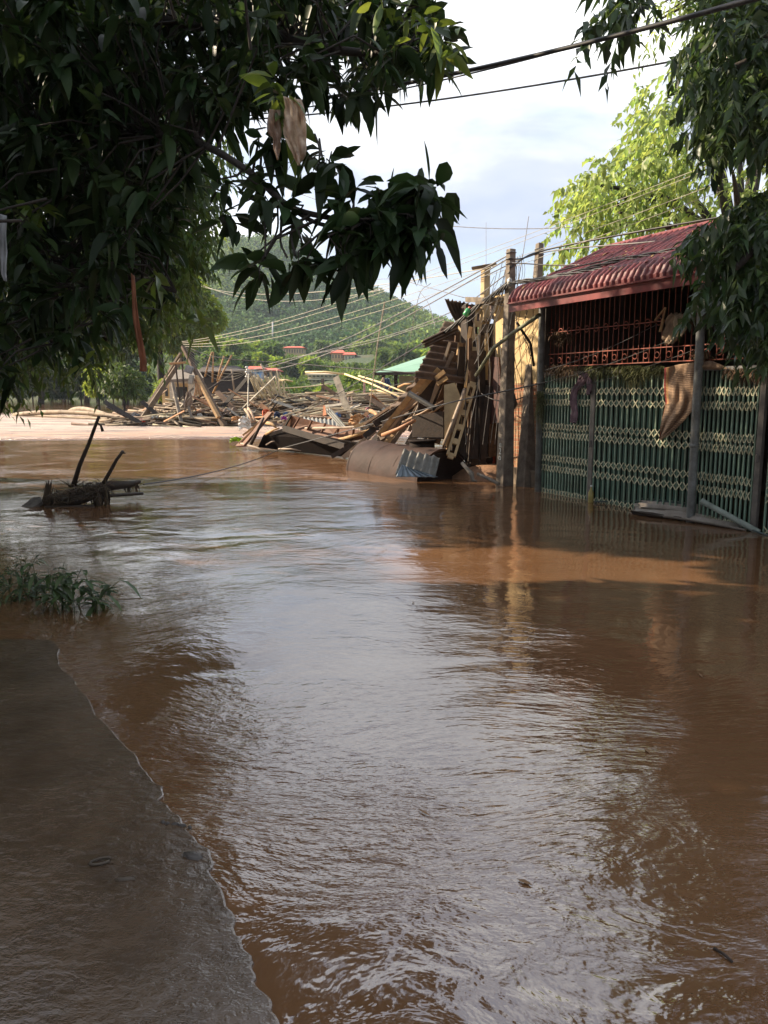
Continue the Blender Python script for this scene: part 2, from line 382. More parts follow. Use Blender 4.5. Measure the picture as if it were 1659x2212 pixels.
fm1 = mat('forest_light', (0.15, 0.225, 0.05), 0.9, vscale=0.02, col2=(0.08, 0.145, 0.045), island=0.45, trans=0.15)
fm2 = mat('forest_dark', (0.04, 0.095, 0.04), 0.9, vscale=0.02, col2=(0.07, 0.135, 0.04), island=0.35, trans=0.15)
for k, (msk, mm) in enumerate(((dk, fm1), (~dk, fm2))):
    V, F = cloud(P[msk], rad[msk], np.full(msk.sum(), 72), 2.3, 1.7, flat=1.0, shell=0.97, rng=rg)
    ob_ = np_mesh('hill_forest', V, F, mm, smooth=False); tag(ob_, kind='stuff', label=('lighter ' if k == 0 else 'darker ') + 'forest covering the hill beyond the flood', cat='forest')
# undergrowth on the low ground
pts_ = []
while len(pts_) < 2600:
    y = 76 + 290 * rg.random() ** 1.2; x = rg.uniform(-60 - y * 0.35, 20 + y * .35)
    z = terr(x, y)
    pj = proj((x, y, z + 1.5))
    if any(x0 - 6 < pj[0] < x1 + 6 and y < bd and pj[1] < yb + 8 for x0, x1, bd, yb in ((530, 600, 190, 816), (665, 727, 170, 828), (612, 656, 330, 765), (716, 766, 285, 780), (776, 806, 300, 780))): continue
    if z > 0.5: pts_.append((x, y, z))
P = np.array(pts_); rad = 0.5 + P[:, 1] * 0.0045 * rg.uniform(0.6, 1.5, len(P)); P[:, 2] += rad * 0.5
V, F = cloud(P, rad, np.full(len(P), 50), 0.85, 0.6, flat=0.9, shell=0.9, rng=rg)
bush_m = mat('bush_leaf', (0.10, 0.16, 0.035), 0.85, vscale=0.08, col2=(0.05, 0.095, 0.025), island=0.35, trans=0.25)
tag(np_mesh('undergrowth', V, F, bush_m, smooth=False), kind='stuff', label='bushes and scrub covering the low far bank', cat='undergrowth')
# concrete slab in the left foreground with a film of water over it
def slab_mat():
    m = bpy.data.materials.new('wet_concrete'); m.use_nodes = True; t = m.node_tree; b = t.nodes['Principled BSDF']; L = t.links
    geo = N_(t, 'ShaderNodeNewGeometry')
    def noise(s, det, rough, st=(1, 1, 1), dist=0.0):
        mp = N_(t, 'ShaderNodeMapping'); mp.inputs['Scale'].default_value = st; mp.inputs['Rotation'].default_value = (0, 0, 0.35); L.new(geo.outputs['Position'], mp.inputs[0])
        n = N_(t, 'ShaderNodeTexNoise'); n.inputs['Scale'].default_value = s; n.inputs['Detail'].default_value = det; n.inputs['Roughness'].default_value = rough; n.inputs['Distortion'].default_value = dist; L.new(mp.outputs[0], n.inputs[0]); return n
    n = noise(2.2, 6, 0.65); rp = N_(t, 'ShaderNodeValToRGB'); e = rp.color_ramp.elements; e[0].position = 0.35; e[0].color = (0.058, 0.036, 0.021, 1); e[1].position = 0.62; e[1].color = (0.100, 0.064, 0.038, 1)
    L.new(n.outputs[0], rp.inputs[0]); L.new(rp.outputs[0], b.inputs['Base Color'])
    a = noise(150, 3, 0.65); c = noise(19, 4, 0.6, (0.8, 1.25, 1), 0.2); r = noise(1.3, 3, 0.6)
    am = N_(t, 'ShaderNodeMapRange'); am.inputs[1].default_value = 0.35; am.inputs[2].default_value = 0.65; am.inputs[3].default_value = 0.15; L.new(r.outputs[0], am.inputs[0])
    m1 = N_(t, 'ShaderNodeMath', operation='MULTIPLY'); m1.inputs[1].default_value = 0.0011; L.new(a.outputs[0], m1.inputs[0])
    m2 = N_(t, 'ShaderNodeMath', operation='MULTIPLY'); L.new(c.outputs[0], m2.inputs[0]); L.new(am.outputs[0], m2.inputs[1])
    m3 = N_(t, 'ShaderNodeMath', operation='MULTIPLY_ADD'); m3.inputs[1].default_value = 0.0125; L.new(m2.outputs[0], m3.inputs[0]); L.new(m1.outputs[0], m3.inputs[2])
    bp = N_(t, 'ShaderNodeBump'); bp.inputs['Distance'].default_value = 1; L.new(m3.outputs[0], bp.inputs['Height']); L.new(bp.outputs[0], b.inputs['Normal'])
    b.inputs['Roughness'].default_value = 0.06; b.inputs['IOR'].default_value = 2.0
    return m
EDGE = [(-30, 1378), (60, 1379), (112, 1383), (124, 1400), (131, 1432), (160, 1470), (200, 1522), (250, 1585), (300, 1642), (336, 1684), (350, 1702), (354, 1725), (368, 1745), (405, 1785), (438, 1822), (458, 1850), (468, 1895), (496, 1965), (520, 2015), (536, 2060), (553, 2100), (578, 2150), (600, 2212), (640, 2330)]
edge = curve_pts([gnd(a, b, 0.014) for a, b in EDGE], 6)
for i, p in enumerate(edge):
    p.x += 0.009 * math.sin(i * .45) + 0.006 * math.sin(i * 1.1 + 1) - .006 * (i % 7 == 3); p.y = min(p.y, edge[i - 1].y - .002) if i else p.y
mb = MB(); back = [Vector((-3.6, p.y, 0.0)) for p in edge]
rows = []
prof = [(0.0, -0.010), (0.0006, 0.0070), (0.003, 0.0093), (0.3, 0.0093), (1.0, 0.0093)]
nn = len(edge); vs = []
for k, (u, z) in enumerate(prof):
    for p, q in zip(edge, back): v = lerp(p, q, u); vs.append((v.x, v.y, z))
mb.add(vs, [(k * nn + i, k * nn + i + 1, (k + 1) * nn + i + 1, (k + 1) * nn + i) for k in range(len(prof) - 1) for i in range(nn - 1)], False)
tag(mb.ob('pavement', slab_mat(), loc=(0, 0, 0)), kind='structure', label='wet concrete slab awash at the left foreground')
# pebbles and chips on the slab
stone_m = mat('dark_stone', (0.05, 0.042, 0.036), 0.35, bump=0.004, bscale=60)
def pebble(X, Y, rx, ry, h, label, name='stone', m=stone_m, seed=0):
    rr = random.Random(seed); c = gnd(X, Y, 0.011); mb = MB(); n = 12; vs = []
    for k, (s, z) in enumerate(((1.0, -0.004), (0.95, h * 0.5), (0.6, h * 0.9), (0.05, h))):
        for j in range(n):
            a = 2 * math.pi * j / n; q = 1 + 0.25 * math.sin(a * 2 + seed) + 0.12 * math.sin(a * 5 + seed * 2)
            vs.append((c.x + rx * s * q * math.cos(a), c.y + ry * s * q * math.sin(a), c.z + z))
    mb.add(vs, [(k * n + j, k * n + (j + 1) % n, (k + 1) * n + (j + 1) % n, (k + 1) * n + j) for k in range(3) for j in range(n)], True)
    return solo(name, mb, m, label, name)
pebble(417, 1849, 0.035, 0.022, 0.010, 'dark flat stone on the slab close to its broken edge', seed=3)
pebble(270, 1899, 0.028, 0.010, 0.006, 'thin brown leaf scrap stuck on the slab beside the curled one', 'leaf_scrap', mat('leaf_scrap', (0.06, 0.045, 0.03), 0.5), 7)
mb = MB(); c = gnd(218, 1862, 0.012)
ringp = [c + Vector((0.03 * math.cos(a) * 1.1, 0.018 * math.sin(a) + 0.01 * math.cos(a), 0.004)) for a in np.linspace(0.4, 5.8, 12)]
mb.tube(ringp, 0.004, 6); solo('twig_loop', mb, mat('leaf_scrap', 0), 'small dark curled twig loop lying on the wet slab', 'twig')
for k, (X, Y) in enumerate(((362, 1779), (378, 1780), (394, 1783), (410, 1787), (352, 1776))):
    pebble(X, Y, 0.008 + 0.003 * (k % 3), 0.006, 0.006, 'small dark chip of gravel at the break in the slab edge', 'gravel_chip', seed=k)['group'] = 'gravel chips at the slab edge'
# ================================================================ THE GATE HOUSE
red_roof = mat('red_sheet', (0.19, 0.028, 0.028), 0.5, vscale=3.2, col2=(0.06, 0.018, 0.018), split=.56, bump=0.002, bscale=25, spec=0.6)
red_trim = mat('red_trim', (0.20, 0.030, 0.028), 0.45, vscale=3, col2=(0.10, 0.02, 0.02))
rust = mat('rusty_red_paint', (0.36, 0.085, 0.045), 0.6, vscale=14, col2=(0.17, 0.05, 0.03))
green_bar = mat('green_gate_paint', (0.22, 0.33, 0.25), 0.5, vscale=4, col2=(0.16, 0.19, 0.13), split=.55)
green_sheet = mat('green_sheet', (0.075, 0.155, 0.11), 0.55, vscale=3, col2=(0.085, 0.095, 0.065), split=.58)
cream_strap = mat('cream_strap', (0.60, 0.58, 0.40), 0.55, vscale=8, col2=(0.34, 0.32, 0.20))
grey_steel = mat('grey_steel', (0.30, 0.30, 0.29), 0.5, vscale=10, col2=(0.15, 0.14, 0.13))
pipe_m = mat('galvanised_pipe', (0.20, 0.21, 0.20), 0.5, vscale=7, col2=(0.10, 0.10, 0.09), bump=0.001)
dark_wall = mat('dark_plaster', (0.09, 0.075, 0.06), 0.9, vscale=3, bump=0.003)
conc = mat('old_concrete', (0.24, 0.20, 0.155), 0.9, vscale=7, col2=(0.12, 0.095, 0.075), bump=0.006, bscale=45)
conc2 = mat('muddy_concrete', (0.20, 0.155, 0.11), 0.9, vscale=5, col2=(0.10, 0.075, 0.055), bump=0.006, bscale=40)
S1 = onps(1659, 1000)[0] + 2.3           # near end, out of frame
SL = 0.0; ZT = onps(1420, 800)[1]        # top of the gate
SB = onps(1285, 900)[0]; SC_ = onps(1508, 900)[0]
house = empty('gate_house', G(2, -1, 0), 'low house with a red ribbed awning roof over a green folding gate', 'house')
# gate
gate = MB(); gate.beam(G(-0.02, 0.02, ZT + 0.0), G(S1, 0.02, ZT + 0.0), 0.05, 0.045)
gate_o = gate.ob('gate', grey_steel, parent=house)
sh = MB(); bars = MB(); straps = MB()
rowz = [ZT * (1 - f) for f in (0.145, 0.235, 0.435, 0.505, 0.700, 0.785, 0.985)]
def bay(s0, s1, nb):
    d = (s1 - s0) / nb
    for i in range(nb + 1):
        s = s0 + d * i
        jb = .007 * math.sin(s * 37.7) + .004 * math.sin(s * 91); bars.beam(G(s + jb, 0.03, -0.3), G(s - jb * .6, 0.03, ZT - 0.02), 0.016, 0.022, up=GN)
        if i < nb:
            # folded leaf: two planes meeting in a ridge
            a, b, c = G(s + .012, -0.004, -.3), G(s + d / 2, -0.03 - 0.006 * (i % 3), -.3), G(s + d - .012, -0.004, -.3); up = Vector((0, 0, ZT + 0.25))
            sh.add([a, b, c, a + up, b + up, c + up], [(0, 1, 4, 3), (1, 2, 5, 4)])
            for k, z in enumerate(rowz):
                hh = 0.050 + .005 * math.sin(s * 53 + k * 2); z = z + .006 * math.sin(s * 23 + k)
                for sg in (-1, 1):
                    straps.beam(G(s + .008, 0.046 + 0.006 * (sg > 0), z - sg * hh), G(s + d - .008, 0.046 + 0.006 * (sg > 0), z + sg * hh), 0.0145, 0.004, up=GN)
        for k, z in enumerate(rowz):
            bars.box(G(s, 0.042, z), (0.014, 0.014, 0.014))
bay(SL + 0.04, SB - 0.06, 16); bay(SB + 0.06, SC_ - 0.03, 17); bay(SC_ + 0.07, onps(1632, 1000)[0], 12); bay(onps(1655, 1000)[0] + .06, S1, 20)
sh.ob('sheet_infill', green_sheet, parent=gate_o); bars.ob('gate_bars', green_bar, parent=gate_o); straps.ob('lattice_straps', cream_strap, parent=gate_o)
for s, wd in ((SB, 0.085), (onps(1643, 1000)[0], 0.07)):
    mb = MB(); mb.beam(G(s, 0.03, -0.3), G(s, 0.03, ZT), wd, 0.05, up=GN); mb.box(G(s, 0.07, ZT * 0.45), (0.03, 0.03, 0.10)); mb.ob('gate_post', mat('brown_grey_paint', (0.17, 0.15, 0.13), 0.6, col2=(0.09, 0.08, 0.07)), parent=gate_o)
# corner pipe posts
mb = MB(); pa = onp(1162, 1060, 0.08); pb = onp(1172, 640, 0.08); mb.tube([pa - Vector((0, 0, .4)), pb, pb + Vector((0, 0, .25))], 0.052, 12); mb.ob('pipe_post', pipe_m, parent=house)
pa = onp(1492, 1112, 0.16); pb = onp(1519, 610, 0.16)
mb = MB(); mb.tube([pa - Vector((0, 0, .4)), pa, lerp(pa, pb, .35), pb, pb + (pb - pa) * .15], 0.052, 14); mb.tube([lerp(pa, pb, .30), lerp(pa, pb, .315)], 0.060, 14); mb.ob('pipe_post', pipe_m, parent=house)
# grille above the gate
zb = onps(1400, 783, -0.08)[1]; zt = ZT + 1.35
z1 = onps(1350, 702, -0.08)[1]; z0 = onps(1400, 768, -0.08)[1]
mb = MB(); sp = 0.098; n = int(S1 / sp)
for i in range(n):
    s = 0.06 + i * sp
    mb.tube([G(s, -0.08, zb), G(s + 0.004 * math.sin(i * 3.1), -0.08, (zb + zt) / 2), G(s, -0.08, zt)], 0.0062, 5, cap=False)
for z in (zb, zb + 0.005 + 2 * (z0 - zb), z1): mb.beam(G(0, -0.08, z), G(S1, -0.08, z), 0.012, 0.02, up=GN)
gr = mb.ob('window_grille', rust, parent=house)
mb = MB()
def ring(mb, s, z, r, t=0.0065, o=-0.07):
    mb.tube([G(s + r * math.cos(a), o, z + r * math.sin(a)) for a in np.linspace(0, 2 * math.pi, 17)], t, 5, cap=False)
for i in range(0, n, 2):
    for zz, rr0 in ((z1, .046), (z0, .040)):
        if i % 2 == 0: mb = MB(); ring(mb, 0.06 + (i + .5) * sp, zz, rr0); mb.ob('ring_ornament', rust, parent=gr)
# walls, floor and inner back wall with an opening
mb = MB()
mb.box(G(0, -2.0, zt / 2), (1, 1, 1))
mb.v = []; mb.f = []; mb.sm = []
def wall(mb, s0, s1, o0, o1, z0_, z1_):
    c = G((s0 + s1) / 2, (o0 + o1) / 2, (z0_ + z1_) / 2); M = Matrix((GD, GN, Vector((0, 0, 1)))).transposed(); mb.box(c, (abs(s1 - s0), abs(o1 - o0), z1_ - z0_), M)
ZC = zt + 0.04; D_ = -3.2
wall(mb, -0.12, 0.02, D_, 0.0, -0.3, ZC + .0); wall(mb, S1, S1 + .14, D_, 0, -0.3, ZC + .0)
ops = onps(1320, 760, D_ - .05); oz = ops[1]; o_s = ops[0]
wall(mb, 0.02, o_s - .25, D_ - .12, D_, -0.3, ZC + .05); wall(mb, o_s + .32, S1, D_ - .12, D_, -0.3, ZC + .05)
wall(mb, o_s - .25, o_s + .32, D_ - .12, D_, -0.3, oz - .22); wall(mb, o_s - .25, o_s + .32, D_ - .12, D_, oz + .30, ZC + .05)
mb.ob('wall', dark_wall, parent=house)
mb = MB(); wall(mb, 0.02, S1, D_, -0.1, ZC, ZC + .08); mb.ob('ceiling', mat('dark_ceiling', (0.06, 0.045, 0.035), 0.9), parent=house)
mb = MB()
for ds, dz in ((-.25, 0), (.02, 0), (.30, 0)): wall(mb, o_s + ds, o_s + ds + .025, D_ + .0, D_ + .03, oz - .22, oz + .3)
wall(mb, o_s - .25, o_s + .32, D_ + .003, D_ + .035, oz + .06, oz + .085); mb.ob('window_frame', grey_steel, parent=house)
# roof
e_in = onps(1103, 655, 0.62); ZE = e_in[1]; SE = e_in[0] - 0.02
ZN = onps(1334, 580, 0.30)[1]; ZR = onps(1450, 503, -1.3)[1]
prof = []
for t in np.linspace(0, 1, 9):
    a = t * math.pi / 2; prof.append((0.62 - 0.36 * (1 - math.cos(a)) , ZE + (ZN - ZE) * math.sin(a)))
po, pz = prof[-1]
for t in np.linspace(0.1, 1, 11): prof.append((lerp(po, -1.3, t), lerp(pz, ZR, t)))
S2 = S1 + 0.5; per = 0.105; ns = int((S2 - SE) / per * 8); vs = []
for j, (o_, z_) in enumerate(prof):
    jn = prof[min(j + 1, len(prof) - 1)]; jp = prof[max(j - 1, 0)]; tn = Vector((jn[0] - jp[0], jn[1] - jp[1], 0)).normalized(); nn_ = (-tn.y if -tn.y > 0 else tn.y, abs(tn.x))
    nn_ = (abs(tn.y), abs(tn.x))
    for i in range(ns + 1):
        s = SE + i * (S2 - SE) / ns; ph = (s / per) % 1; rib = 0.019 * (1 if 0.2 < ph < 0.62 else 0) ; rib = 0.030 * max(0, math.sin(2 * math.pi * ph)) ** 0.5
        seam = 0.014 if (s % 0.84) < 0.06 else 0
        step = 0.010 * (j % 2)
        h = rib + seam + step; vs.append(G(s, o_ + nn_[0] * h, z_ + nn_[1] * h))
# roof sheet with steps doubled so each tile course shows a lip
mb = MB(); W_ = ns + 1
mb.add(vs, [(j * W_ + i, j * W_ + i + 1, (j + 1) * W_ + i + 1, (j + 1) * W_ + i) for j in range(len(prof) - 1) for i in range(ns)], False)
roof_o = mb.ob('roof', red_roof, parent=house); md = roof_o.modifiers.new('t', 'SOLIDIFY'); md.thickness = 0.006; md.offset = -1
# far slope, ridge cap, barge board and fascia
mb = MB(); mb.patch(G(SE, -1.3, ZR), G(S2, -1.3, ZR), G(S2, -3.6, ZC + .3), G(SE, -3.6, ZC + .3), 60, 2, off=lambda u, v: 0.012 * math.sin(u * 260), th=0.01); mb.ob('rear_roof', red_roof, parent=house)
mb = MB(); mb.tube([G(SE - .02, -1.3, ZR + .0), G(S2, -1.3, ZR + .0)], 0.05, 8); mb.ob('ridge_cap', red_trim, parent=house)
mb = MB(); pp = [G(SE - .012, o_, z_ + 0.0) for o_, z_ in prof]
for a, b in zip(pp[:-1], pp[1:]): mb.beam(a, b + (b - a) * .1, 0.03, 0.05)
mb.slab([G(SE + .01, .5, ZE + .0)] + [G(SE + .01, o_, z_ - .02) for o_, z_ in prof[2:]] + [G(SE + .01, -1.3, ZC), G(SE + .01, 0.3, ZC - .15)], 0.02)
mb.ob('barge_board', red_trim, parent=house)
mb = MB(); zf = onps(1103, 668, 0.62)[1]; hgt = 0.13
mb.beam(G(SE - .03, 0.60, ZE - hgt / 2 - .0), G(S2, 0.60, ZE - hgt / 2), 0.03, hgt, up=Vector((0, 0, 1))); mb.beam(G(SE - .03, 0.635, ZE - .005), G(S2, 0.635, ZE - .005), 0.05, 0.02)
mb.ob('fascia', red_trim, parent=house)
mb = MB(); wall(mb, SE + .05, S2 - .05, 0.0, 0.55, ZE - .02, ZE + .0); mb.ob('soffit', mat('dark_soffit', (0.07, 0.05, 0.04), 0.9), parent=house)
# ================================================================ NEXT HOUSE: cream wall over brick
cream = mat('cream_wall', (0.62, 0.46, 0.24), 0.85, vscale=2.2, col2=(0.48, 0.34, 0.17), bump=0.002)
def brick_mat():
    m = bpy.data.materials.new('worn_brick'); m.use_nodes = True; t = m.node_tree; b = t.nodes['Principled BSDF']; L = t.links
    geo = N_(t, 'ShaderNodeNewGeometry'); sp = N_(t, 'ShaderNodeSeparateXYZ'); L.new(geo.outputs['Position'], sp.inputs[0])
    a = N_(t, 'ShaderNodeVectorMath', operation='DOT_PRODUCT'); a.inputs[1].default_value = GD; L.new(geo.outputs['Position'], a.inputs[0])
    c = N_(t, 'ShaderNodeCombineXYZ'); L.new(a.outputs['Value'], c.inputs[0]); L.new(sp.outputs[2], c.inputs[1])
    br = N_(t, 'ShaderNodeTexBrick'); br.inputs['Scale'].default_value = 1; br.inputs['Brick Width'].default_value = 0.20; br.inputs['Row Height'].default_value = 0.066; br.inputs['Mortar Size'].default_value = 0.007
    br.inputs['Color1'].default_value = (0.36, 0.15, 0.075, 1); br.inputs['Color2'].default_value = (0.26, 0.11, 0.06, 1); br.inputs['Mortar'].default_value = (0.34, 0.25, 0.15, 1)
    L.new(c.outputs[0], br.inputs['Vector'])
    n = N_(t, 'ShaderNodeTexNoise'); n.inputs['Scale'].default_value = 7; n.inputs['Detail'].default_value = 6; L.new(geo.outputs['Position'], n.inputs[0])
    rp = N_(t, 'ShaderNodeValToRGB'); rp.color_ramp.elements[0].position = 0.48; rp.color_ramp.elements[1].position = 0.62; L.new(n.outputs[0], rp.inputs[0])
    mx = N_(t, 'ShaderNodeMix', data_type='RGBA'); L.new(rp.outputs[0], mx.inputs[0]); L.new(br.outputs['Color'], mx.inputs[6]); mx.inputs[7].default_value = (0.33, 0.20, 0.11, 1)
    L.new(mx.outputs[2], b.inputs['Base Color']); b.inputs['Roughness'].default_value = 0.9
    bp = N_(t, 'ShaderNodeBump'); bp.inputs['Distance'].default_value = 0.006; iv = N_(t, 'ShaderNodeMath', operation='SUBTRACT'); L.new(n.outputs[0], iv.inputs[0]); L.new(br.outputs['Fac'], iv.inputs[1]); L.new(iv.outputs[0], bp.inputs['Height']); L.new(bp.outputs[0], b.inputs['Normal'])
    return m
brick = brick_mat()
sW0 = onps(1064, 800, -0.35)[0]; zBr = onps(1120, 828, -0.35)[1]; zCr = onps(1120, 662, -0.35)[1]
nb_h = empty('cream_house', G(-1.2, -1, 0), 'cream plastered house on a brick base behind the concrete poles', 'house')
mb = MB(); wall(mb, sW0, -0.14, -0.55, -0.35, zBr, zCr + .25); mb.ob('wall', cream, parent=nb_h)
mb = MB(); wall(mb, onps(1104, 900, -0.36)[0], -0.14, -0.56, -0.345, 0.28, zBr + .0); mb.ob('brick_base', brick, parent=nb_h)
mb = MB(); wall(mb, onps(1100, 900, -0.3)[0] - .1, -0.10, -0.58, -0.22, -0.4, 0.28); mb.ob('footing', conc2, parent=nb_h)
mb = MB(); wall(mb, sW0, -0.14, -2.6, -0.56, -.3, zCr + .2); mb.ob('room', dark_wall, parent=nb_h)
mb = MB(); wall(mb, sW0 - .15, -0.05, -1.6, -0.05, zCr + .1, zCr + .16); mb.ob('roof_slab', conc2, parent=nb_h)
mb = MB(); mb.beam(onp(1094, 650, -.2), onp(1010, 647, -.2), 0.10, 0.09); mb.ob('roof_beam', conc, parent=nb_h)
# brick courses standing a little proud for relief on the worn wall
# ================================================================ CONCRETE POLES
def square_pole(name, top, base, w0, w1, label, extra=None, holes=True, depth_ratio=1.0, m=conc):
    tp = pt(top); bp_ = pt(base); t = empty(name, Vector((bp_.x, bp_.y, 0)), label, 'pole')
    mb = MB(); mb.beam(bp_ - (tp - bp_).normalized() * 0.5, tp, w0, w0 * depth_ratio, up=GN, w1=w1, h1=w1 * depth_ratio); o = mb.ob('post', m, parent=t)
    md = o.modifiers.new('b', 'BEVEL'); md.width = 0.012; md.segments = 2
    return t, tp, bp_
p1, tp, bp_ = square_pole('concrete_pole', (1104, 538, 13.0), (1090, 1043, 13.0), 0.235, 0.115, 'tallest tapered concrete pole in front of the brick wall, wires tied round its top')
mb = MB()
for k, z in enumerate((0.94, 0.96, 0.985)):
    c = lerp(bp_, tp, z); r = 0.085
    mb.tube([c + Vector((r * math.cos(a), r * math.sin(a), 0.01 * math.sin(3 * a))) for a in np.linspace(0, 2 * math.pi, 9)], 0.009, 5, cap=False)
mb.ob('wire_binding', grey_steel, parent=p1)
mb = MB(); c = onp(1107, 615, 0.35); mb.tube([(1100.5, 600, 12.86), (1101, 604, 12.84), (1101, 616, 12.84), (1101, 622, 12.86)], [0.01, 0.04, 0.035, 0.015], 8); mb.ob('insulator', mat('pale_insulator', (0.55, 0.55, 0.52), 0.25), parent=p1)
# faded white figures painted on the left face
def text_part(name, s, size, M, m, parent, loc):
    cu = bpy.data.curves.new(name, 'FONT'); cu.body = s; cu.size = size; cu.extrude = 0.0015; cu.align_x = 'CENTER'; cu.align_y = 'CENTER'
    o = bpy.data.objects.new(name, cu); COL.objects.link(o); dg = bpy.context.evaluated_depsgraph_get(); me = bpy.data.meshes.new_from_object(o.evaluated_get(dg))
    bpy.data.objects.remove(o); o = bpy.data.objects.new(name, me); COL.objects.link(o); me.transform(M.to_4x4()); me.transform(Matrix.Translation(loc - parent_loc(parent))); me.materials.clear(); me.materials.append(m); o.parent = parent; return o
white_paint = mat('white_paint', (0.72, 0.74, 0.70), 0.6, vscale=30, col2=(0.4, 0.42, 0.38))
M3 = Matrix((-GD, Vector((0, 0, 1)), GN)).transposed()   # text upright on the street face, reading left to right from the street
M3 = Matrix((GD, Vector((0, 0, 1)), -GD.cross(Vector((0, 0, 1))) * -1)).transposed()
for k, (ch, Y) in enumerate((('n', 957), ('2', 972), ('o', 985))):
    ax = lerp(bp_, tp, (1043 - Y) / 505); ww = lerp(0.235, 0.115, (1043 - Y) / 505)
    text_part('painted_mark', ch, 0.15, M3, white_paint, p1, ax + GN * (ww / 2 + .004) + Vector((0, 0, 0)))
p2, tp2, bp2 = square_pole('concrete_pole', (1166, 526, 13.5), (1135, 1046, 12.9), 0.25, 0.105, 'leaning concrete pole between the brick wall and the gate, its top above the red roof')
mb = MB()
for z in (0.955, 0.975):
    c = lerp(bp2, tp2, z); mb.tube([c + Vector((0.08 * math.cos(a), 0.08 * math.sin(a), 0.01 * math.sin(2 * a))) for a in np.linspace(0, 2 * math.pi, 9)], 0.009, 5, cap=False)
mb.ob('wire_binding', grey_steel, parent=p2)
cream_c = mat('sunlit_cream_concrete', (0.55, 0.42, 0.24), 0.9, vscale=4, col2=(0.38, 0.28, 0.16), bump=0.003)
p3, tp3, bp3 = square_pole('wall_column', (1049, 572, 14.6), (1042, 1012, 14.6), 0.16, 0.13, 'cream concrete column with a plank nailed across its top', m=cream_c)
mb = MB(); mb.beam((1020, 580, 14.45), (1072, 571, 14.3), 0.10, 0.045); mb.ob('cross_plank', mat('weathered_plank', (0.24, 0.16, 0.085), 0.85, vscale=8, col2=(0.13, 0.09, 0.055), bump=0.004, stretch=(1, 1, 1)), parent=p3)
# slotted concrete pole, snapped: upright upper piece and leaning lower piece
def slotted(name, a, b, wd, label, nsl=7, m=cream_c):
    """concrete pole with two rails and webs between them (open slots)"""
    a = pt(a); b = pt(b); t = empty(name, Vector((a.x, a.y, max(0, a.z))), label, 'pole'); d = b - a; ax, _ = MB().frame(d, up=-EY + a); side = ax
    mb = MB()
    for sg in (-1, 1): mb.beam(a + side * sg * wd * .36, b + side * sg * wd * .30, wd * .26, wd * .6, up=(EY - a))
    for k in range(nsl + 1):
        c = lerp(a, b, k / nsl); mb.beam(c - d.normalized() * .05, c + d.normalized() * .05, wd * .62, wd * .5, up=(EY - a))
    mb.ob('post', m, parent=t); return t
slotted('slotted_pole', (1012, 838, 14.2), (1036, 672, 14.2), 0.17, 'upper piece of a slotted cream concrete pole beside the column', 6)
slotted('slotted_pole', (974, 985, 13.7), (1020, 832, 14.1), 0.18, 'leaning lower piece of slotted cream concrete pole over the tank', 5)
mb = MB(); mb.beam((1047, 990, 14.3), (1052, 720, 14.35), 0.06, 0.07); solo('cream_post', mb, cream_c, 'narrow cream post standing right of the plank-topped column', 'post')
mb = MB(); mb.beam((1003, 700, 15.2), (1000, 980, 15.2), 0.12, 0.2, up=GN); solo('cream_post', mb, cream_c, 'cream post under the curled roofing at the collapsed corner', 'post')
mb = MB(); mb.beam((1022, 1010, 14.8), (1012, 660, 15.0), 0.2, 0.25, up=GN); mb.beam((1062, 1008, 14.6), (1066, 700, 14.6), 0.22, 0.2, up=GN); mb.ob
solo('burnt_brown_posts', mb, mat('dark_timber', (0.05, 0.032, 0.022), 0.8, vscale=8, col2=(0.025, 0.018, 0.014), bump=0.004), 'pair of dark brown timbers either side of the cream column', 'timber').name = 'dark_timber'
dk = MATS['dark_timber']
# propping rod from the pole to the corner pipe
def rodt(name, pts, r, m, label, cat, n=7, group=None):
    mb = MB(); mb.tube(pts, r, n); return solo(name, mb, m, label, cat, group)
rodt('steel_pipe', [(1028, 812, 13.4), (1066, 752, 12.9), (1110, 718, 12.5), (1166, 680, 11.9)], 0.032, mat('mossy_pipe', (0.20, 0.22, 0.13), 0.7, col2=(0.1, 0.09, 0.06)), 'long mossy pipe braced from the leaning pole up to the corner post', 'pipe')
rodt('bent_branch', [(1116, 696, 12.4), (1128, 715, 12.5), (1146, 742, 12.7), (1153, 790, 12.9)], 0.022, dk, 'crooked dark branch caught between the poles against the cream wall', 'branch')
mb = MB(); mb.slab([(1062, 770, 14.0), (1080, 772, 13.8), (1085, 845, 13.7), (1083, 912, 13.7), (1062, 915, 14.0)], 0.03)
solo('metal_sheet', mb, mat('dark_red_panel', (0.085, 0.03, 0.022), 0.7, col2=(0.04, 0.018, 0.015)), 'dark red metal panel hanging left of the tall pole', 'panel')
mb = MB(); mb.slab([(1085, 828, 13.2), (1103, 820, 13.1), (1118, 872, 13.1), (1100, 905, 13.2), (1086, 900, 13.2)], 0.015)
solo('torn_sheet', mb, dk, 'torn dark sheet of scrap wrapped behind the tall pole at mid height', 'sheet')
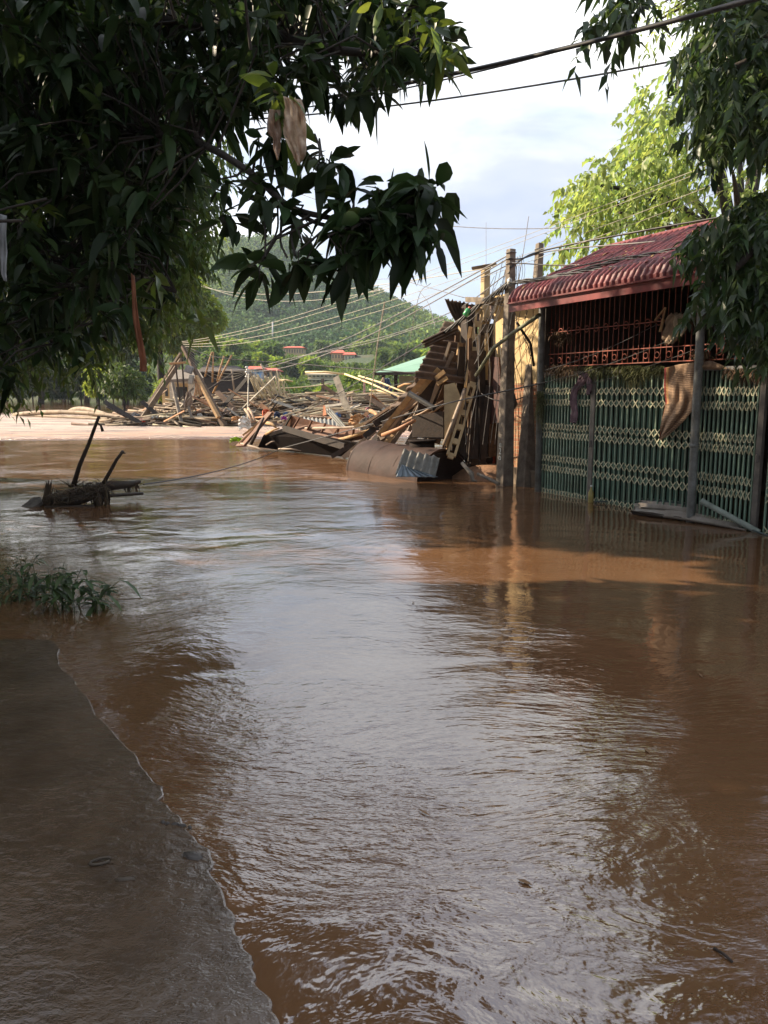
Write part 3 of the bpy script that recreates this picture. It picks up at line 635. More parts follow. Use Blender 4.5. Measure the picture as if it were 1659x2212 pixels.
# red barrel behind the pole
mb = MB(); c = at(1075, 960, 14.6); prs = [(0.0, 0), (.165, 0), (.165, .03), (.155, .05), (.168, .2), (.155, .22), (.168, .42), (.155, .45), (.165, .62), (.14, .66), (0, .66)]
zb_ = at(1075, 1012, 14.6).z; n = 18; vs = [(c.x + r * math.cos(2 * math.pi * j / n), c.y + r * math.sin(2 * math.pi * j / n), zb_ + z * 0.72) for r, z in prs for j in range(n)]
mb.add(vs, [(k * n + j, k * n + (j + 1) % n, (k + 1) * n + (j + 1) % n, (k + 1) * n + j) for k in range(len(prs) - 1) for j in range(n)], True)
solo('plastic_barrel', mb, mat('red_plastic', (0.75, 0.10, 0.035), 0.35, vscale=4, var=.1), 'bright orange red plastic barrel behind the tall concrete pole', 'barrel')
mb = MB(); cc = at(1068, 1022, 14.0); 
for k in range(3): pass
n = 14; prs = [(1.0, -.3), (0.92, .05), (.7, .18), (.35, .26), (0.02, .28)]
vs = [(cc.x + .75 * r * math.cos(2 * math.pi * j / n) * (1 + .15 * math.sin(3 * j)), cc.y + .5 * r * math.sin(2 * math.pi * j / n), z) for r, z in prs for j in range(n)]
mb.add(vs, [(k * n + j, k * n + (j + 1) % n, (k + 1) * n + (j + 1) % n, (k + 1) * n + j) for k in range(len(prs) - 1) for j in range(n)], True)
o = mb.ob('mud_bank', mat('mud', (0.22, 0.12, 0.065), 0.7, bump=0.02, bscale=14)); tag(o, kind='structure', label='small mud bank at the foot of the poles')
for k, (x0, x1) in enumerate(((1076, 1079), (1082, 1081), (1087, 1085), (1079, 1074))):
    rodt('thin_stick', [(x1, 950, 14.9), (x0, 835 + 6 * k, 14.9)], 0.012, mat('orange_wood', (0.42, 0.19, 0.085), 0.8), 'thin orange stick standing upright above the red barrel', 'stick', group='sticks above the barrel')
# ================================================================ COLLAPSED SHED
oldcorr = mat('rusted_roofing', (0.115, 0.070, 0.045), 0.8, vscale=5, col2=(0.055, 0.036, 0.026), bump=0.004)
tan_board = mat('tan_board', (0.44, 0.29, 0.14), 0.8, vscale=9, col2=(0.30, 0.18, 0.085), bump=0.003)
bamboo = mat('bamboo', (0.38, 0.27, 0.15), 0.65, vscale=3, col2=(0.20, 0.14, 0.085), island=0.35)
grey_bam = mat('weathered_bamboo', (0.33, 0.27, 0.19), 0.7, vscale=2.2, col2=(0.15, 0.115, 0.08), island=0.4)
rgj = random.Random(3)
def sheet(name, q, nw, amp, label, m=oldcorr, jag=0.03, cat='roofing sheet', thick=0.008, curl=0.0):
    mb = MB(); mb.patch(*q, nw * 8, 14, off=lambda u, v: amp * math.sin(u * nw * 2 * math.pi) + curl * math.sin(math.pi * v), th=thick, jag=jag, rng=rgj); return solo(name, mb, m, label, cat)
sheet('roofing_sheet', ((893, 816, 14.4), (960, 694, 15.6), (1004, 700, 15.4), (1003, 830, 14.6)), 0 + 9, 0.035, 'large rusted corrugated sheet hanging steeply at the wrecked shed corner')
sheet('roofing_sheet', ((917, 752, 14.2), (912, 735, 14.1), (985, 700, 15.4), (1000, 716, 15.4)), 3, 0.03, 'narrow corrugated sheet jutting left over the hanging one')
sheet('roofing_sheet', ((961, 646, 15.0), (1012, 655, 15.2), (1018, 690, 15.2), (998, 712, 15.0)), 6, 0.03, 'curled scrap of corrugated roofing at the top of the wreck', curl=0.06)
sheet('roofing_sheet', ((1010, 660, 15.3), (1090, 656, 14.9), (1088, 690, 14.2), (1022, 696, 14.6)), 6, 0.03, 'sagging corrugated eave between the column and tall pole', curl=0.05)
mb = MB(); mb.slab([(905, 812, 15.3), (1006, 700, 15.8), (1030, 760, 15.6), (1030, 1000, 15.2), (962, 985, 15.0), (955, 900, 15.2), (900, 930, 15.3)], 0.05)
solo('dark_wall_panel', mb, dk, 'blackened wall panel behind the leaning slotted pole', 'panel')
mb = MB(); mb.slab([(960, 832, 14.0), (983, 827, 13.95), (996, 860, 13.9), (984, 904, 13.9), (961, 964, 13.9)], 0.04); solo('cream_slab', mb, cream_c, 'sunlit cream wall slab leaning above the tank', 'wall slab')
mb = MB(); mb.slab([(893, 898, 14.7), (960, 888, 14.3), (961, 948, 14.3), (893, 945, 14.7)], 0.05); solo('dark_box_panel', mb, dk, 'dark boarded box side standing just behind the tank top', 'panel')
planks = [((819, 941, 15.6), (938, 789, 15.0), .11, tan_board, 'longest tan board leaning up under the rusted sheet'),
          ((832, 941, 15.4), (945, 800, 14.9), .05, bamboo, 'thin bamboo leaning beside the longest tan board'),
          ((905, 848, 14.8), (948, 797, 14.6), .09, tan_board, 'short tan board end just under the hanging sheet'),
          ((941, 818, 14.5), (960, 802, 14.4), .08, tan_board, 'stub of tan board right of the short board end'),
          ((945, 830, 14.5), (966, 816, 14.4), .07, tan_board, 'lower stub of tan board near the cream slab'),
          ((760, 982, 16.6), (830, 938, 16.0), .15, grey_bam, 'broad grey board sloping into the water left of the tank'),
          ((778, 994, 16.2), (800, 946, 16.4), .12, grey_bam, 'grey board with a ragged top end left of the tank'),
          ((741, 989, 17.2), (812, 930, 17.0), .10, grey_bam, 'outermost grey board fanned into the water by the tank'),
          ((716, 987, 17.6), (760, 960, 17.6), .10, dk, 'dark plank end dipping in the water beyond the tank')]
for a, b, wd, m, lb in planks:
    mb = MB(); mb.beam(a, b, wd, 0.03, up=Vector((0.3, -1, 0.5))); solo('plank', mb, m, lb, 'plank')
poles = [((826, 940, 15.0), (896, 908, 14.4), .040, mat('orange_bamboo', (0.42, 0.20, 0.09), 0.6, col2=(0.3, 0.14, 0.07)), 'thick orange bamboo pole lying just above the tank'),
         ((870, 912, 15.2), (958, 866, 14.6), .026, bamboo, 'slim tan bamboo slanting to the cream slab, uppermost of three'),
         ((882, 914, 15.2), (960, 874, 14.6), .024, bamboo, 'slim tan bamboo slanting to the cream slab, middle of three'),
         ((890, 919, 15.0), (962, 888, 14.6), .024, bamboo, 'slim tan bamboo slanting to the cream slab, lowest of three'),
         ((868, 886, 15.4), (902, 850, 15.2), .022, bamboo, 'short tan stick above the pipe mouth'),
         ((872, 890, 15.3), (910, 862, 15.0), .022, bamboo, 'short tan stick lying over the dark panel'),
         ((660, 925, 19.5), (842, 918, 16.2), .03, grey_bam, 'grey bamboo lying across behind the brown roof wreck'),
         ((960, 962, 13.8), (1005, 840, 13.9), .045, grey_bam, 'muddy round log leaning along the cream slab'),
         ((698, 960, 19), (812, 925, 17), .05, tan_board, 'tan roof pole running from the brown wreck to the leaning boards')]
for a, b, r, m, lb in poles: rodt('bamboo_pole', [a, lerp(pt(a), pt(b), .5) + Vector((0, 0, -.02)), b], [r, r * .95, r * .85], m, lb, 'bamboo pole')
rp_ = random.Random(17)
timb = [dk, mat('brown_timber', (0.13, 0.075, 0.042), .85, vscale=7, var=.4, bump=.004), tan_board, grey_bam, dk, MATS['brown_timber']]
KL = ['blackened', 'brown', 'tan', 'grey', 'blackened', 'brown']
for k in range(34):
    t = (k + rp_.random()) / 34; tx = lerp(905, 1012, t) + rp_.uniform(-14, 14); ty = lerp(830, 700, t) + rp_.uniform(-5, 45); bx = lerp(770, 985, t) + rp_.uniform(-20, 20); by = lerp(968, 985, t) - rp_.uniform(0, 60) * (t < .8); d0 = lerp(16.8, 14.6, t) + rp_.uniform(-.4, .6)
    mb = MB(); mb.beam((bx, by, d0), (tx, ty, d0 + rp_.uniform(-.6, .5)), rp_.uniform(.05, .16), rp_.uniform(.02, .05), up=Vector((rp_.uniform(-.4, .6), -1, rp_.uniform(-.2, .8)))); kk = rp_.randrange(6)
    solo('leaning_timber', mb, timb[kk], KL[kk] + ' timber leaning in the fallen shed between the tank and the poles', 'timber', KL[kk] + ' timbers of the fallen shed')
for k in range(24):  # dark boards added to stand for the shade on the column's lower part
    tx = rp_.uniform(1000, 1088); d0 = 14.4 + rp_.uniform(-.5, .5); mb = MB(); mb.beam((tx + rp_.uniform(-26, 8), 1000 + rp_.uniform(-20, 8), d0), (tx, rp_.uniform(700, 860), d0 + rp_.uniform(-.2, .2)), rp_.uniform(.07, .16), .04, up=Vector((rp_.uniform(-.5, .5), -1, 0)))
    solo('shade_board', mb, timb[(0, 1, 0, 4)[k % 4]], ('blackened' if k % 2 == 0 else 'brown' if k % 4 == 1 else 'blackened') + ' board added as shade round the cream column', 'board', 'shade boards round the cream column, ' + ('brown' if k % 4 == 1 else 'blackened'))
sheet('roofing_sheet', ((800, 930, 17.2), (905, 812, 16.0), (960, 800, 15.6), (890, 930, 16.0)), 6, .04, 'dark corrugated sheet sloping under the leaning boards')
# open black pipe
mb = MB(); a = at(884, 850, 14.6); b = at(938, 882, 14.2); mb.tube([a, b], 0.052, 14, cap=False); mb.tube([a, b], 0.043, 14, cap=False); mb.tube([a, a + (b - a) * .02], 0.057, 14, cap=False)
solo('black_pipe', mb, mat('black_plastic', (0.03, 0.028, 0.025), 0.4), 'black pipe with its open mouth pointing out of the wreck', 'pipe')
# steel tank
tank_m = mat('brown_tank_steel', (0.055, 0.032, 0.026), 0.72, vscale=2.5, col2=(0.034, 0.021, 0.017), bump=0.012, bscale=6, spec=0.2)
A = at(800, 1000, 15.9); B = at(958, 1030, 13.9); A.z = -0.02; B.z = -0.06; dv = (B - A).normalized(); RT = 0.61; tk = empty('steel_tank', Vector((lerp(A, B, .5).x, lerp(A, B, .5).y, 0)), 'dented brown cylindrical steel tank lying half sunk in the water', 'tank')
mb = MB(); cp = [A - dv * .16, A - dv * .13, A - dv * .05] + [lerp(A, B, k / 24) for k in range(25)]; mb.tube(cp, [RT * .3, RT * .66, RT * .92] + [RT] * 25, 48, cap=True)
for q_, (vx, vy, vz) in enumerate(mb.v):
    pv_ = Vector((vx, vy, vz)); ax_ = A + dv * (pv_ - A).dot(dv); rd = pv_ - ax_; kk = 1 + .022 * nz(vx * 3, vy * 3 + vz * 4, 1.0) - .05 * math.exp(-((pv_ - at(842, 985, 14.9)).length / .22) ** 2); mb.v[q_] = tuple(ax_ + rd * kk)
if 1: mb.ob('tank_body', tank_m, parent=tk)
mb = MB(); mb.tube([B - dv * .02, B + dv * .02], RT * 1.035, 40, cap=False)
for k in (.02, .34, .66): c = lerp(A, B, k); mb.tube([c - dv * .012, c + dv * .012], RT * 1.012, 40, cap=False)
mb.ob('rim_band', tank_m, parent=tk)
mb = MB(); mb.tube([B + dv * .004, B + dv * .01], [RT * .96, RT * .90], 36); mb.ob('end_cap', mat('black_tank_end', (0.022, 0.016, 0.014), 0.85, spec=.15), parent=tk)
mb = MB(); c = at(912, 940, 14.55); c.z = .56; mb.tube([c - Vector((0, 0, .12)), c + Vector((0, 0, .1))], 0.24, 20); mb.tube([c + Vector((0, 0, .09)), c + Vector((0, 0, .125))], 0.27, 20); mb.ob('hatch', mat('black_tank_end', 0), parent=tk)
asb = mat('asbestos_sheet', (0.24, 0.235, 0.215), 0.75, vscale=6, col2=(0.13, 0.13, 0.115), bump=0.003)
sheet('roofing_sheet', ((853, 1026, 13.3), (940, 1030, 13.0), (950, 988, 13.2), (872, 970, 13.6)), 5, 0.035, 'grey fibre cement sheet with deep waves leaning on the tank', m=asb, jag=0.01, thick=0.015)
sheet('metal_sheet', ((855, 1030, 12.95), (946, 1030, 12.7), (890, 1012, 12.9), (868, 1003, 13.0)), 6, 0.012, 'crumpled blue grey metal sheet at the waterline before the tank', m=mat('blue_zinc', (0.32, 0.38, 0.43), 0.4, metal=0.4, col2=(0.2, 0.25, 0.3)), jag=0.02)
# ================================================================ BROWN ROOF WRECK in mid water
brn = mat('rust_brown_sheet', (0.17, 0.070, 0.032), 0.75, vscale=3, col2=(0.085, 0.036, 0.02), bump=0.003)
mb = MB(); mb.slab([(611, 924, 20.3), (628, 897, 20.0), (700, 915, 19.2), (790, 932, 17.5), (792, 947, 17.6), (742, 956, 18.3), (660, 936, 19.6)], 0.04)
wreck = solo('roof_wreck', mb, brn, 'collapsed rusty brown shed roof half afloat beside the tank', 'roof wreck')
o_w = wreck
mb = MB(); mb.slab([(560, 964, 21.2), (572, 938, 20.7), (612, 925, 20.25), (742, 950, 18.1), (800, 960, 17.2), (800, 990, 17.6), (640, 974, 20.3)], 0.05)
mb.ob('underside_shade', mat('hollow_shade', (0.010, .007, .006), .95, spec=.08), parent=wreck)  # near-black sheet stands in for the shade in the hollow under the wreck
mb = MB(); mb.beam((612, 925, 20.1), (745, 965, 17.6), 0.06, 0.15, up=Vector((0, 0, 1))); mb.beam((628, 898, 19.9), (613, 925, 20.1), .05, .05); mb.ob('edge_beam', mat('grey_brown_beam', (0.03, 0.022, 0.017), 0.85, vscale=5, var=.35, bump=.004), parent=wreck)
mb = MB()
for k in range(5):
    t = .12 + k * .19; mb.beam(lerp(at(616, 921, 20.1), at(785, 948, 17.5), t), lerp(at(630, 899, 19.85), at(785, 932, 17.4), t), 0.05, 0.03)
mb.ob('batten', brn, parent=wreck)
mb = MB(); mb.slab([(512, 966, 21.4), (582, 892, 21.0), (591, 893, 20.8), (530, 965, 20.6)], 0.06)
solo('door_board', mb, brn, 'long rusty board standing up aslant at the left tip of the wreck', 'board')
mb = MB(); mb.beam((525, 940, 21.0), (587, 893, 20.9), 0.05, 0.05); mb.beam((517, 958, 21.0), (548, 928, 20.9), .06, .04); solo('orange_batten', mb, tan_board, 'pale split batten along the edge of the slanting board', 'batten')
for a, b, r, m, lb in (((540, 964, 20.6), (570, 902, 20.6), .045, dk, 'dark forked branch leaning on the left tip of the wreck'),
                       ((520, 958, 20.8), (578, 978, 20.0), .03, grey_bam, 'pale stick floating off the left tip of the wreck'),
                       ((574, 938, 20.4), (603, 925, 20.0), .035, tan_board, 'pale tan stick over the dark hollow of the wreck'),
                       ((602, 970, 19.7), (650, 974, 19.3), .025, grey_bam, 'thin grey stick at the waterline under the wreck'),
                       ((575, 961, 20.2), (593, 953, 20.0), .02, grey_bam, 'short pale twig against the dark hollow of the wreck'),
                       ((574, 913, 22), (596, 923, 21.6), .05, tan_board, 'stub of orange log lying at the top of the slanting board')):
    rodt('driftwood_stick', [a, lerp(pt(a), pt(b), .55) + Vector((.02, 0, .03)), b], [r, r * .9, r * .6], m, lb, 'stick')
sheet('roofing_sheet', ((758, 934, 20.5), (744, 934, 20.6), (699, 884, 23.5), (716, 884, 23.3)), 3, 0.03, 'dark grey corrugated strip sliding down onto the brown wreck', m=asb)
sheet('roofing_sheet', ((735, 926, 22), (660, 912, 23), (655, 902, 25), (735, 908, 24.5)), 9, 0.03, 'grey corrugated sheet lying flat behind the brown wreck', m=asb)
mb = MB(); mb.slab([(697, 898, 22.8), (705, 896, 22.8), (702, 876, 23.2), (698, 876, 23.2)], 0.03); solo('orange_board', mb, mat('orange_board', (0.42, 0.16, 0.07), 0.7), 'small orange board upright at the head of the grey strip', 'board')
def crumple(name, X, Y, d, sx, sz, m, label, cat, seed=0):
    rr = np.random.default_rng(seed); c = at(X, Y, d); n = 9; vs = []
    for j in range(n):
        for i in range(n):
            u = i / (n - 1) - .5; v = j / (n - 1) - .5; vs.append((c.x + sx * u * (1 - .3 * abs(v)) + rr.normal(0, sx * .03), c.y + rr.normal(0, sx * .10) + .2 * sx * math.sin(5 * u), c.z + sz * (v + .15 * math.cos(6 * u)) + rr.normal(0, sz * .04)))
    mb = MB(); mb.add(vs, [(j * n + i, j * n + i + 1, (j + 1) * n + i + 1, (j + 1) * n + i) for j in range(n - 1) for i in range(n - 1)])
    o = solo(name, mb, m, label, cat); md = o.modifiers.new('s', 'SOLIDIFY'); md.thickness = 0.01; return o
crumple('foam_sheet', 528, 915, 26, 0.42, 0.4, mat('white_foam', (0.75, 0.73, 0.68), 0.6, var=.1), 'crumpled white foam bag among the poles left of the wreck', 'foam bag', 1)
crumple('cardboard_scrap', 511, 904, 26.5, 0.35, 0.14, mat('cardboard', (0.48, 0.27, 0.13), 0.8), 'torn piece of cardboard above the white foam bag', 'cardboard', 2)
crumple('orange_rag', 574, 891, 24.5, 0.24, 0.18, mat('orange_cloth', (0.70, 0.16, 0.07), 0.7), 'small bright orange rag behind the slanting board', 'rag', 3)
crumple('blue_rag', 598, 896, 24.5, 0.2, 0.16, mat('navy_cloth', (0.04, 0.06, 0.12), 0.7), 'dark blue rag right of the orange rag', 'rag', 4)
crumple('purple_rag', 613, 903, 24.5, 0.18, 0.10, mat('purple_cloth', (0.35, 0.06, 0.35), 0.7), 'small purple rag beside the top corner of the wreck', 'rag', 5)
crumple('broken_plywood', 775, 910, 22.5, 0.55, 0.36, mat('cardboard', 0), 'torn orange brown panel among debris behind the grey strip', 'panel', 6)
crumple('grey_board_scrap', 790, 922, 21.5, 0.42, 0.42, mat('grey_card', (0.30, 0.26, 0.21), 0.8), 'upright grey scrap of board under the torn orange panel', 'board', 7)
crumple('green_weed', 510, 950, 23.5, 0.4, 0.12, mat('fresh_leaf', (0.30, 0.42, 0.05), 0.6, trans=.3), 'small bunch of bright green leaves floating off the wreck tip', 'leaves', 8)
crumple('plastic_drum', 292, 902, 37, 0.5, 0.4, mat('grey_plastic', (0.28, 0.29, 0.31), 0.4), 'crushed grey plastic drum at the left end of the pole heap', 'drum', 9)
# ================================================================ HEAP OF BAMBOO POLES
rb = random.Random(21)
def pole_mesh(L, r, seed):
    rr = random.Random(seed); mb = MB(); n = 9; P = []; Rr = []
    bx, by = rr.uniform(-.05, .05), rr.uniform(-.05, .05)
    for i in range(n + 1):
        t = i / n - .5; P.append(Vector((t * L, bx * L * (t * t * 4 - 1) * .6, by * L * (t * t * 4 - 1) * .6))); Rr.append(r * (1 - .28 * (t + .5)))
    mb.tube(P, Rr, 6)
    for k in range(1, n): mb.tube([P[k] - Vector((.012, 0, 0)), P[k] + Vector((.012, 0, 0))], Rr[k] * 1.13, 6, cap=False)
    return mb
def rot_to(d, roll=0.0): return d.to_track_quat('X', 'Z') @ Matrix.Rotation(roll, 3, 'X').to_quaternion()
ORI = rb.uniform
heapm = [mat('heap_bamboo_a', (0.36, 0.27, 0.175), 0.75, vscale=1.3, col2=(0.20, 0.145, 0.095)), mat('heap_bamboo_b', (0.25, 0.19, 0.135), 0.8, vscale=1.3, col2=(0.12, 0.09, 0.065)), mat('heap_bamboo_c', (0.52, 0.45, 0.30), 0.7, vscale=1.5, col2=(0.34, 0.28, 0.18))]
protos = []
for k in range(9):
    L_ = [4.6, 3.6, 5.4, 2.6, 4.2, 3.2, 5.8, 3.8, 2.2][k]; mb = pole_mesh(L_, [.055, .06, .05, .065, .045, .055, .06, .05, .07][k], k)
    me_o = mb.ob('bamboo_pole', heapm[k % 3], loc=(0, 0, 0)); protos.append(me_o)
first = set()
def put_pole(k, c, d, label, group, scale=1.0):
    if k not in first: o = protos[k]; first.add(k)
    else: o = protos[k].copy(); COL.objects.link(o)
    o.location = c; o.rotation_mode = 'QUATERNION'; o.rotation_quaternion = rot_to(d.normalized(), rb.uniform(0, 6)); o.scale = (scale,) * 3
    tag(o, label, 'bamboo pole', group); return o
def heap_z(x, y):
    """height of the heap surface"""
    pr = np.interp(x, [-13.5, -12, -9, -6.8, -5.5, -3.5, -1.0, 1.5, 3.5], [0.0, .6, 1.15, 1.25, 1.3, 1.35, 1.25, 1.25, 1.1])
    fr = 35.6 + 0.6 * math.sin(x * .8); t = (y - fr) / 6.5
    return pr * max(0, min(1, 1.4 * t)) ** .8 * (1 if t < 1 else max(0, 2 - t))
cnt = 0
while cnt < 205:
    x = rb.uniform(-13, 3.2); y = rb.uniform(35.4, 42.2); z = heap_z(x, y) + rb.uniform(-.02, .14)
    right = x > -4.5
    az = rb.gauss(0.06, .16) if (right and rb.random() < .75) else rb.gauss(-.25 if x < -7 else 0, .55)
    sl = (heap_z(x + .5 * math.cos(az), y + .5 * math.sin(az)) - heap_z(x - .5 * math.cos(az), y - .5 * math.sin(az)))
    d = Vector((math.cos(az), math.sin(az), sl * .8 + rb.gauss(0, .05)))
    lab = ('bamboo pole lying level in the long layered right part of the heap' if x > -2 else 'weathered bamboo pole crossing others in the middle of the heap' if x > -7 else 'muddy bamboo pole scattered in the low left end of the heap')
    grp = 'poles layered in the right of the heap' if x > -2 else 'poles crossing in the middle of the heap' if x > -7 else 'poles scattered in the left of the heap'
    put_pole(rb.randrange(9), Vector((x, y, z)), d, lab, grp, rb.uniform(.75, 1.1)); cnt += 1
# the upright bundle
for k in range(46):
    t = k / 45; bx = lerp(-4.0, -2.0, t) + rb.uniform(-.2, .2); by = rb.uniform(38.6, 40.2); top = at(lerp(533, 612, t) + rb.uniform(-5, 5), lerp(809, 818, t) + rb.uniform(-3, 7), by + rb.uniform(-.6, .3))
    base = at(lerp(560, 624, t) + rb.uniform(-9, 9), 860, by); d = (top - base); ln = d.length
    put_pole([5, 2, 8, 8][k % 4], (top + base) / 2, d, 'pale bamboo pole standing slanted in the fanned bundle on the heap', 'poles in the fanned upright bundle', max(.35, ln / [3.2, 5.4, 2.2, 2.2][k % 4]))
# long poles along the waterline
for a, b in (((253, 906, 37.5), (470, 917, 35.6)), ((290, 911, 36.4), (410, 907, 36)), ((300, 899, 38), (480, 904, 36.5)), ((330, 917, 35.3), (505, 924, 34.4)), ((395, 921, 34.8), (560, 925, 33.5)), ((330, 892, 38.5), (420, 895, 37.6)), ((420, 893, 38), (490, 911, 35.6)),
             ((590, 905, 33), (700, 872, 35.5)), ((600, 912, 32), (735, 880, 35)), ((640, 896, 33.5), (800, 877, 36)), ((560, 880, 37), (690, 846, 39.5)), ((560, 838, 42), (716, 828, 41)), ((750, 868, 38), (860, 862, 39)), ((730, 860, 39), (870, 852, 40))):
    a = pt(a); b = pt(b); a.z = max(a.z, .02); b.z = max(b.z, .02)
    put_pole(2, (a + b) / 2, b - a, 'long bamboo pole laid along the front of the heap', 'long poles along the front of the heap', (b - a).length / 5.4)
# floating poles off the left end
for a, b in (((30, 878, 50), (300, 906, 42)), ((60, 884, 49), (260, 903, 43)), ((115, 886, 47), (286, 907, 42)), ((120, 864, 60), (170, 880, 52)), ((150, 866, 60), (240, 890, 47)), ((190, 889, 46), (330, 900, 41)), ((245, 887, 47), (350, 866, 50)), ((230, 897, 44), (330, 880, 46)), ((120, 890, 46), (175, 893, 45)), ((220, 908, 40), (300, 914, 37))):
    a = pt(a); b = pt(b); a.z = .05; b.z = .05
    put_pole(0, (a + b) / 2, b - a, 'long brown pole floating flat off the left end of the heap', 'poles floating off the left end of the heap', (b - a).length / 4.6)
# everything deeper in the heap, uncountable
mb = MB()
for k in range(620):
    x = rb.uniform(-13, 3.4); y = rb.uniform(35.6, 43.5); z = heap_z(x, y) * rb.uniform(.35, 1.0); az = rb.gauss(0, .5 if x < -3 else .22); L_ = rb.uniform(1.2, 4.4); d = Vector((math.cos(az), math.sin(az), rb.gauss(0, .09))) * L_ / 2
    c = Vector((x, y, z)); r = rb.uniform(.035, .07); mb.tube([c - d, c + Vector((0, 0, rb.uniform(-.06, .06))), c + d], [r, r, r * .75], 5)
tag(mb.ob('tangled_poles', mat('heap_bamboo_d', (0.23, 0.175, 0.12), 0.85, vscale=1.0, col2=(0.11, 0.08, 0.055), island=.5)), kind='stuff', label='tangle of broken poles filling the heap', cat='driftwood')
mb = MB()
nxh = 40; vsx = []
for j in range(12):
    for i in range(nxh):
        x = -13.2 + i * 16.6 / (nxh - 1); y = 35.6 + j * .75; vsx.append((x, y, heap_z(x, y) * .72 - .08 + .05 * nz(x, y, 2)))
mb.add(vsx, [(j * nxh + i, j * nxh + i + 1, (j + 1) * nxh + i + 1, (j + 1) * nxh + i) for j in range(11) for i in range(nxh - 1)], True)
tag(mb.ob('heap_underlayer', mat('heap_gap_shade', (0.035, 0.025, 0.018), 0.9, bump=.03, bscale=5)), kind='stuff', label='underlayer of the bamboo heap, darkened for its shaded gaps', cat='debris')  # sheet under the poles, dark to stand for the shade in the gaps
# boards, sheets and scraps strewn over the heap
bm_ = [mat('heap_board_brown', (0.16, 0.10, 0.06), .85, vscale=3, var=.4), mat('heap_board_grey', (0.28, 0.25, 0.20), .85, vscale=3, var=.35), mat('heap_board_orange', (0.38, 0.19, 0.09), .8, vscale=3, var=.3), mat('heap_board_black', (0.03, 0.024, 0.02), .85)]
bn_ = ['brown', 'grey', 'orange', 'black']
for k in range(64):
    x = rb.uniform(-12.5, 2.6); y = rb.uniform(35.3, 39.5); z = heap_z(x, y) + .08; a = rb.uniform(-1.2, 1.2); L2 = rb.uniform(.5, 2.2); d = Vector((math.cos(a), .6 * math.sin(a), rb.gauss(.05, .4))) * L2 / 2; c = Vector((x, y, z + abs(d.z) * .7)); q = k % 4
    mb = MB(); mb.beam(c - d, c + d, rb.uniform(.08, .34), .03, up=Vector((rb.gauss(0, .4), -.5, 1))); solo('broken_board', mb, bm_[q], bn_[q] + ' broken board tilted among the heaped poles', 'board', bn_[q] + ' boards strewn on the heap')
for k in range(9):
    x = -11.5 + 1.6 * k + rb.uniform(-.5, .5); y = rb.uniform(35.8, 38); z = heap_z(x, y) + .06; mb = MB(); w2 = rb.uniform(.4, .8); l2 = rb.uniform(.5, 1.1); ti = rb.uniform(.1, .5)
    mb.patch(Vector((x - w2, y - .3, z)), Vector((x + w2, y - .3 + rb.uniform(-.2, .2), z + .05)), Vector((x + w2 * .9, y + l2, z + ti)), Vector((x - w2, y + l2, z + ti * .6)), 36, 6, off=lambda u, v: .03 * math.sin(u * 40), th=.01); solo('roofing_scrap', mb, asb if k % 2 else oldcorr, ('grey' if k % 2 else 'rusty') + ' scrap of corrugated sheet lying on the heap', 'roofing sheet', ('grey' if k % 2 else 'rusty') + ' roofing scraps on the heap')
pc_ = [('white', (.7, .69, .65)), ('blue', (.10, .2, .42)), ('red', (.55, .08, .05)), ('pink', (.6, .28, .3)), ('grey', (.35, .35, .36)), ('white', 0), ('orange', (.6, .25, .08))]
for k in range(30):
    x = rb.uniform(-12, 2.4); y = rb.uniform(35.2, 37.5); z = heap_z(x, y) + .12; cn, cv = pc_[k % 7]; s = rb.uniform(.12, .28); pr_ = proj((x, y, z)); crumple('plastic_scrap', pr_[0], pr_[1], y, s, s * .7, mat('scrap_' + cn, cv, .6, var=.15), cn + ' scrap of plastic or cloth caught in the heap', 'scrap', 100 + k)['group'] = cn + ' scraps in the heap'
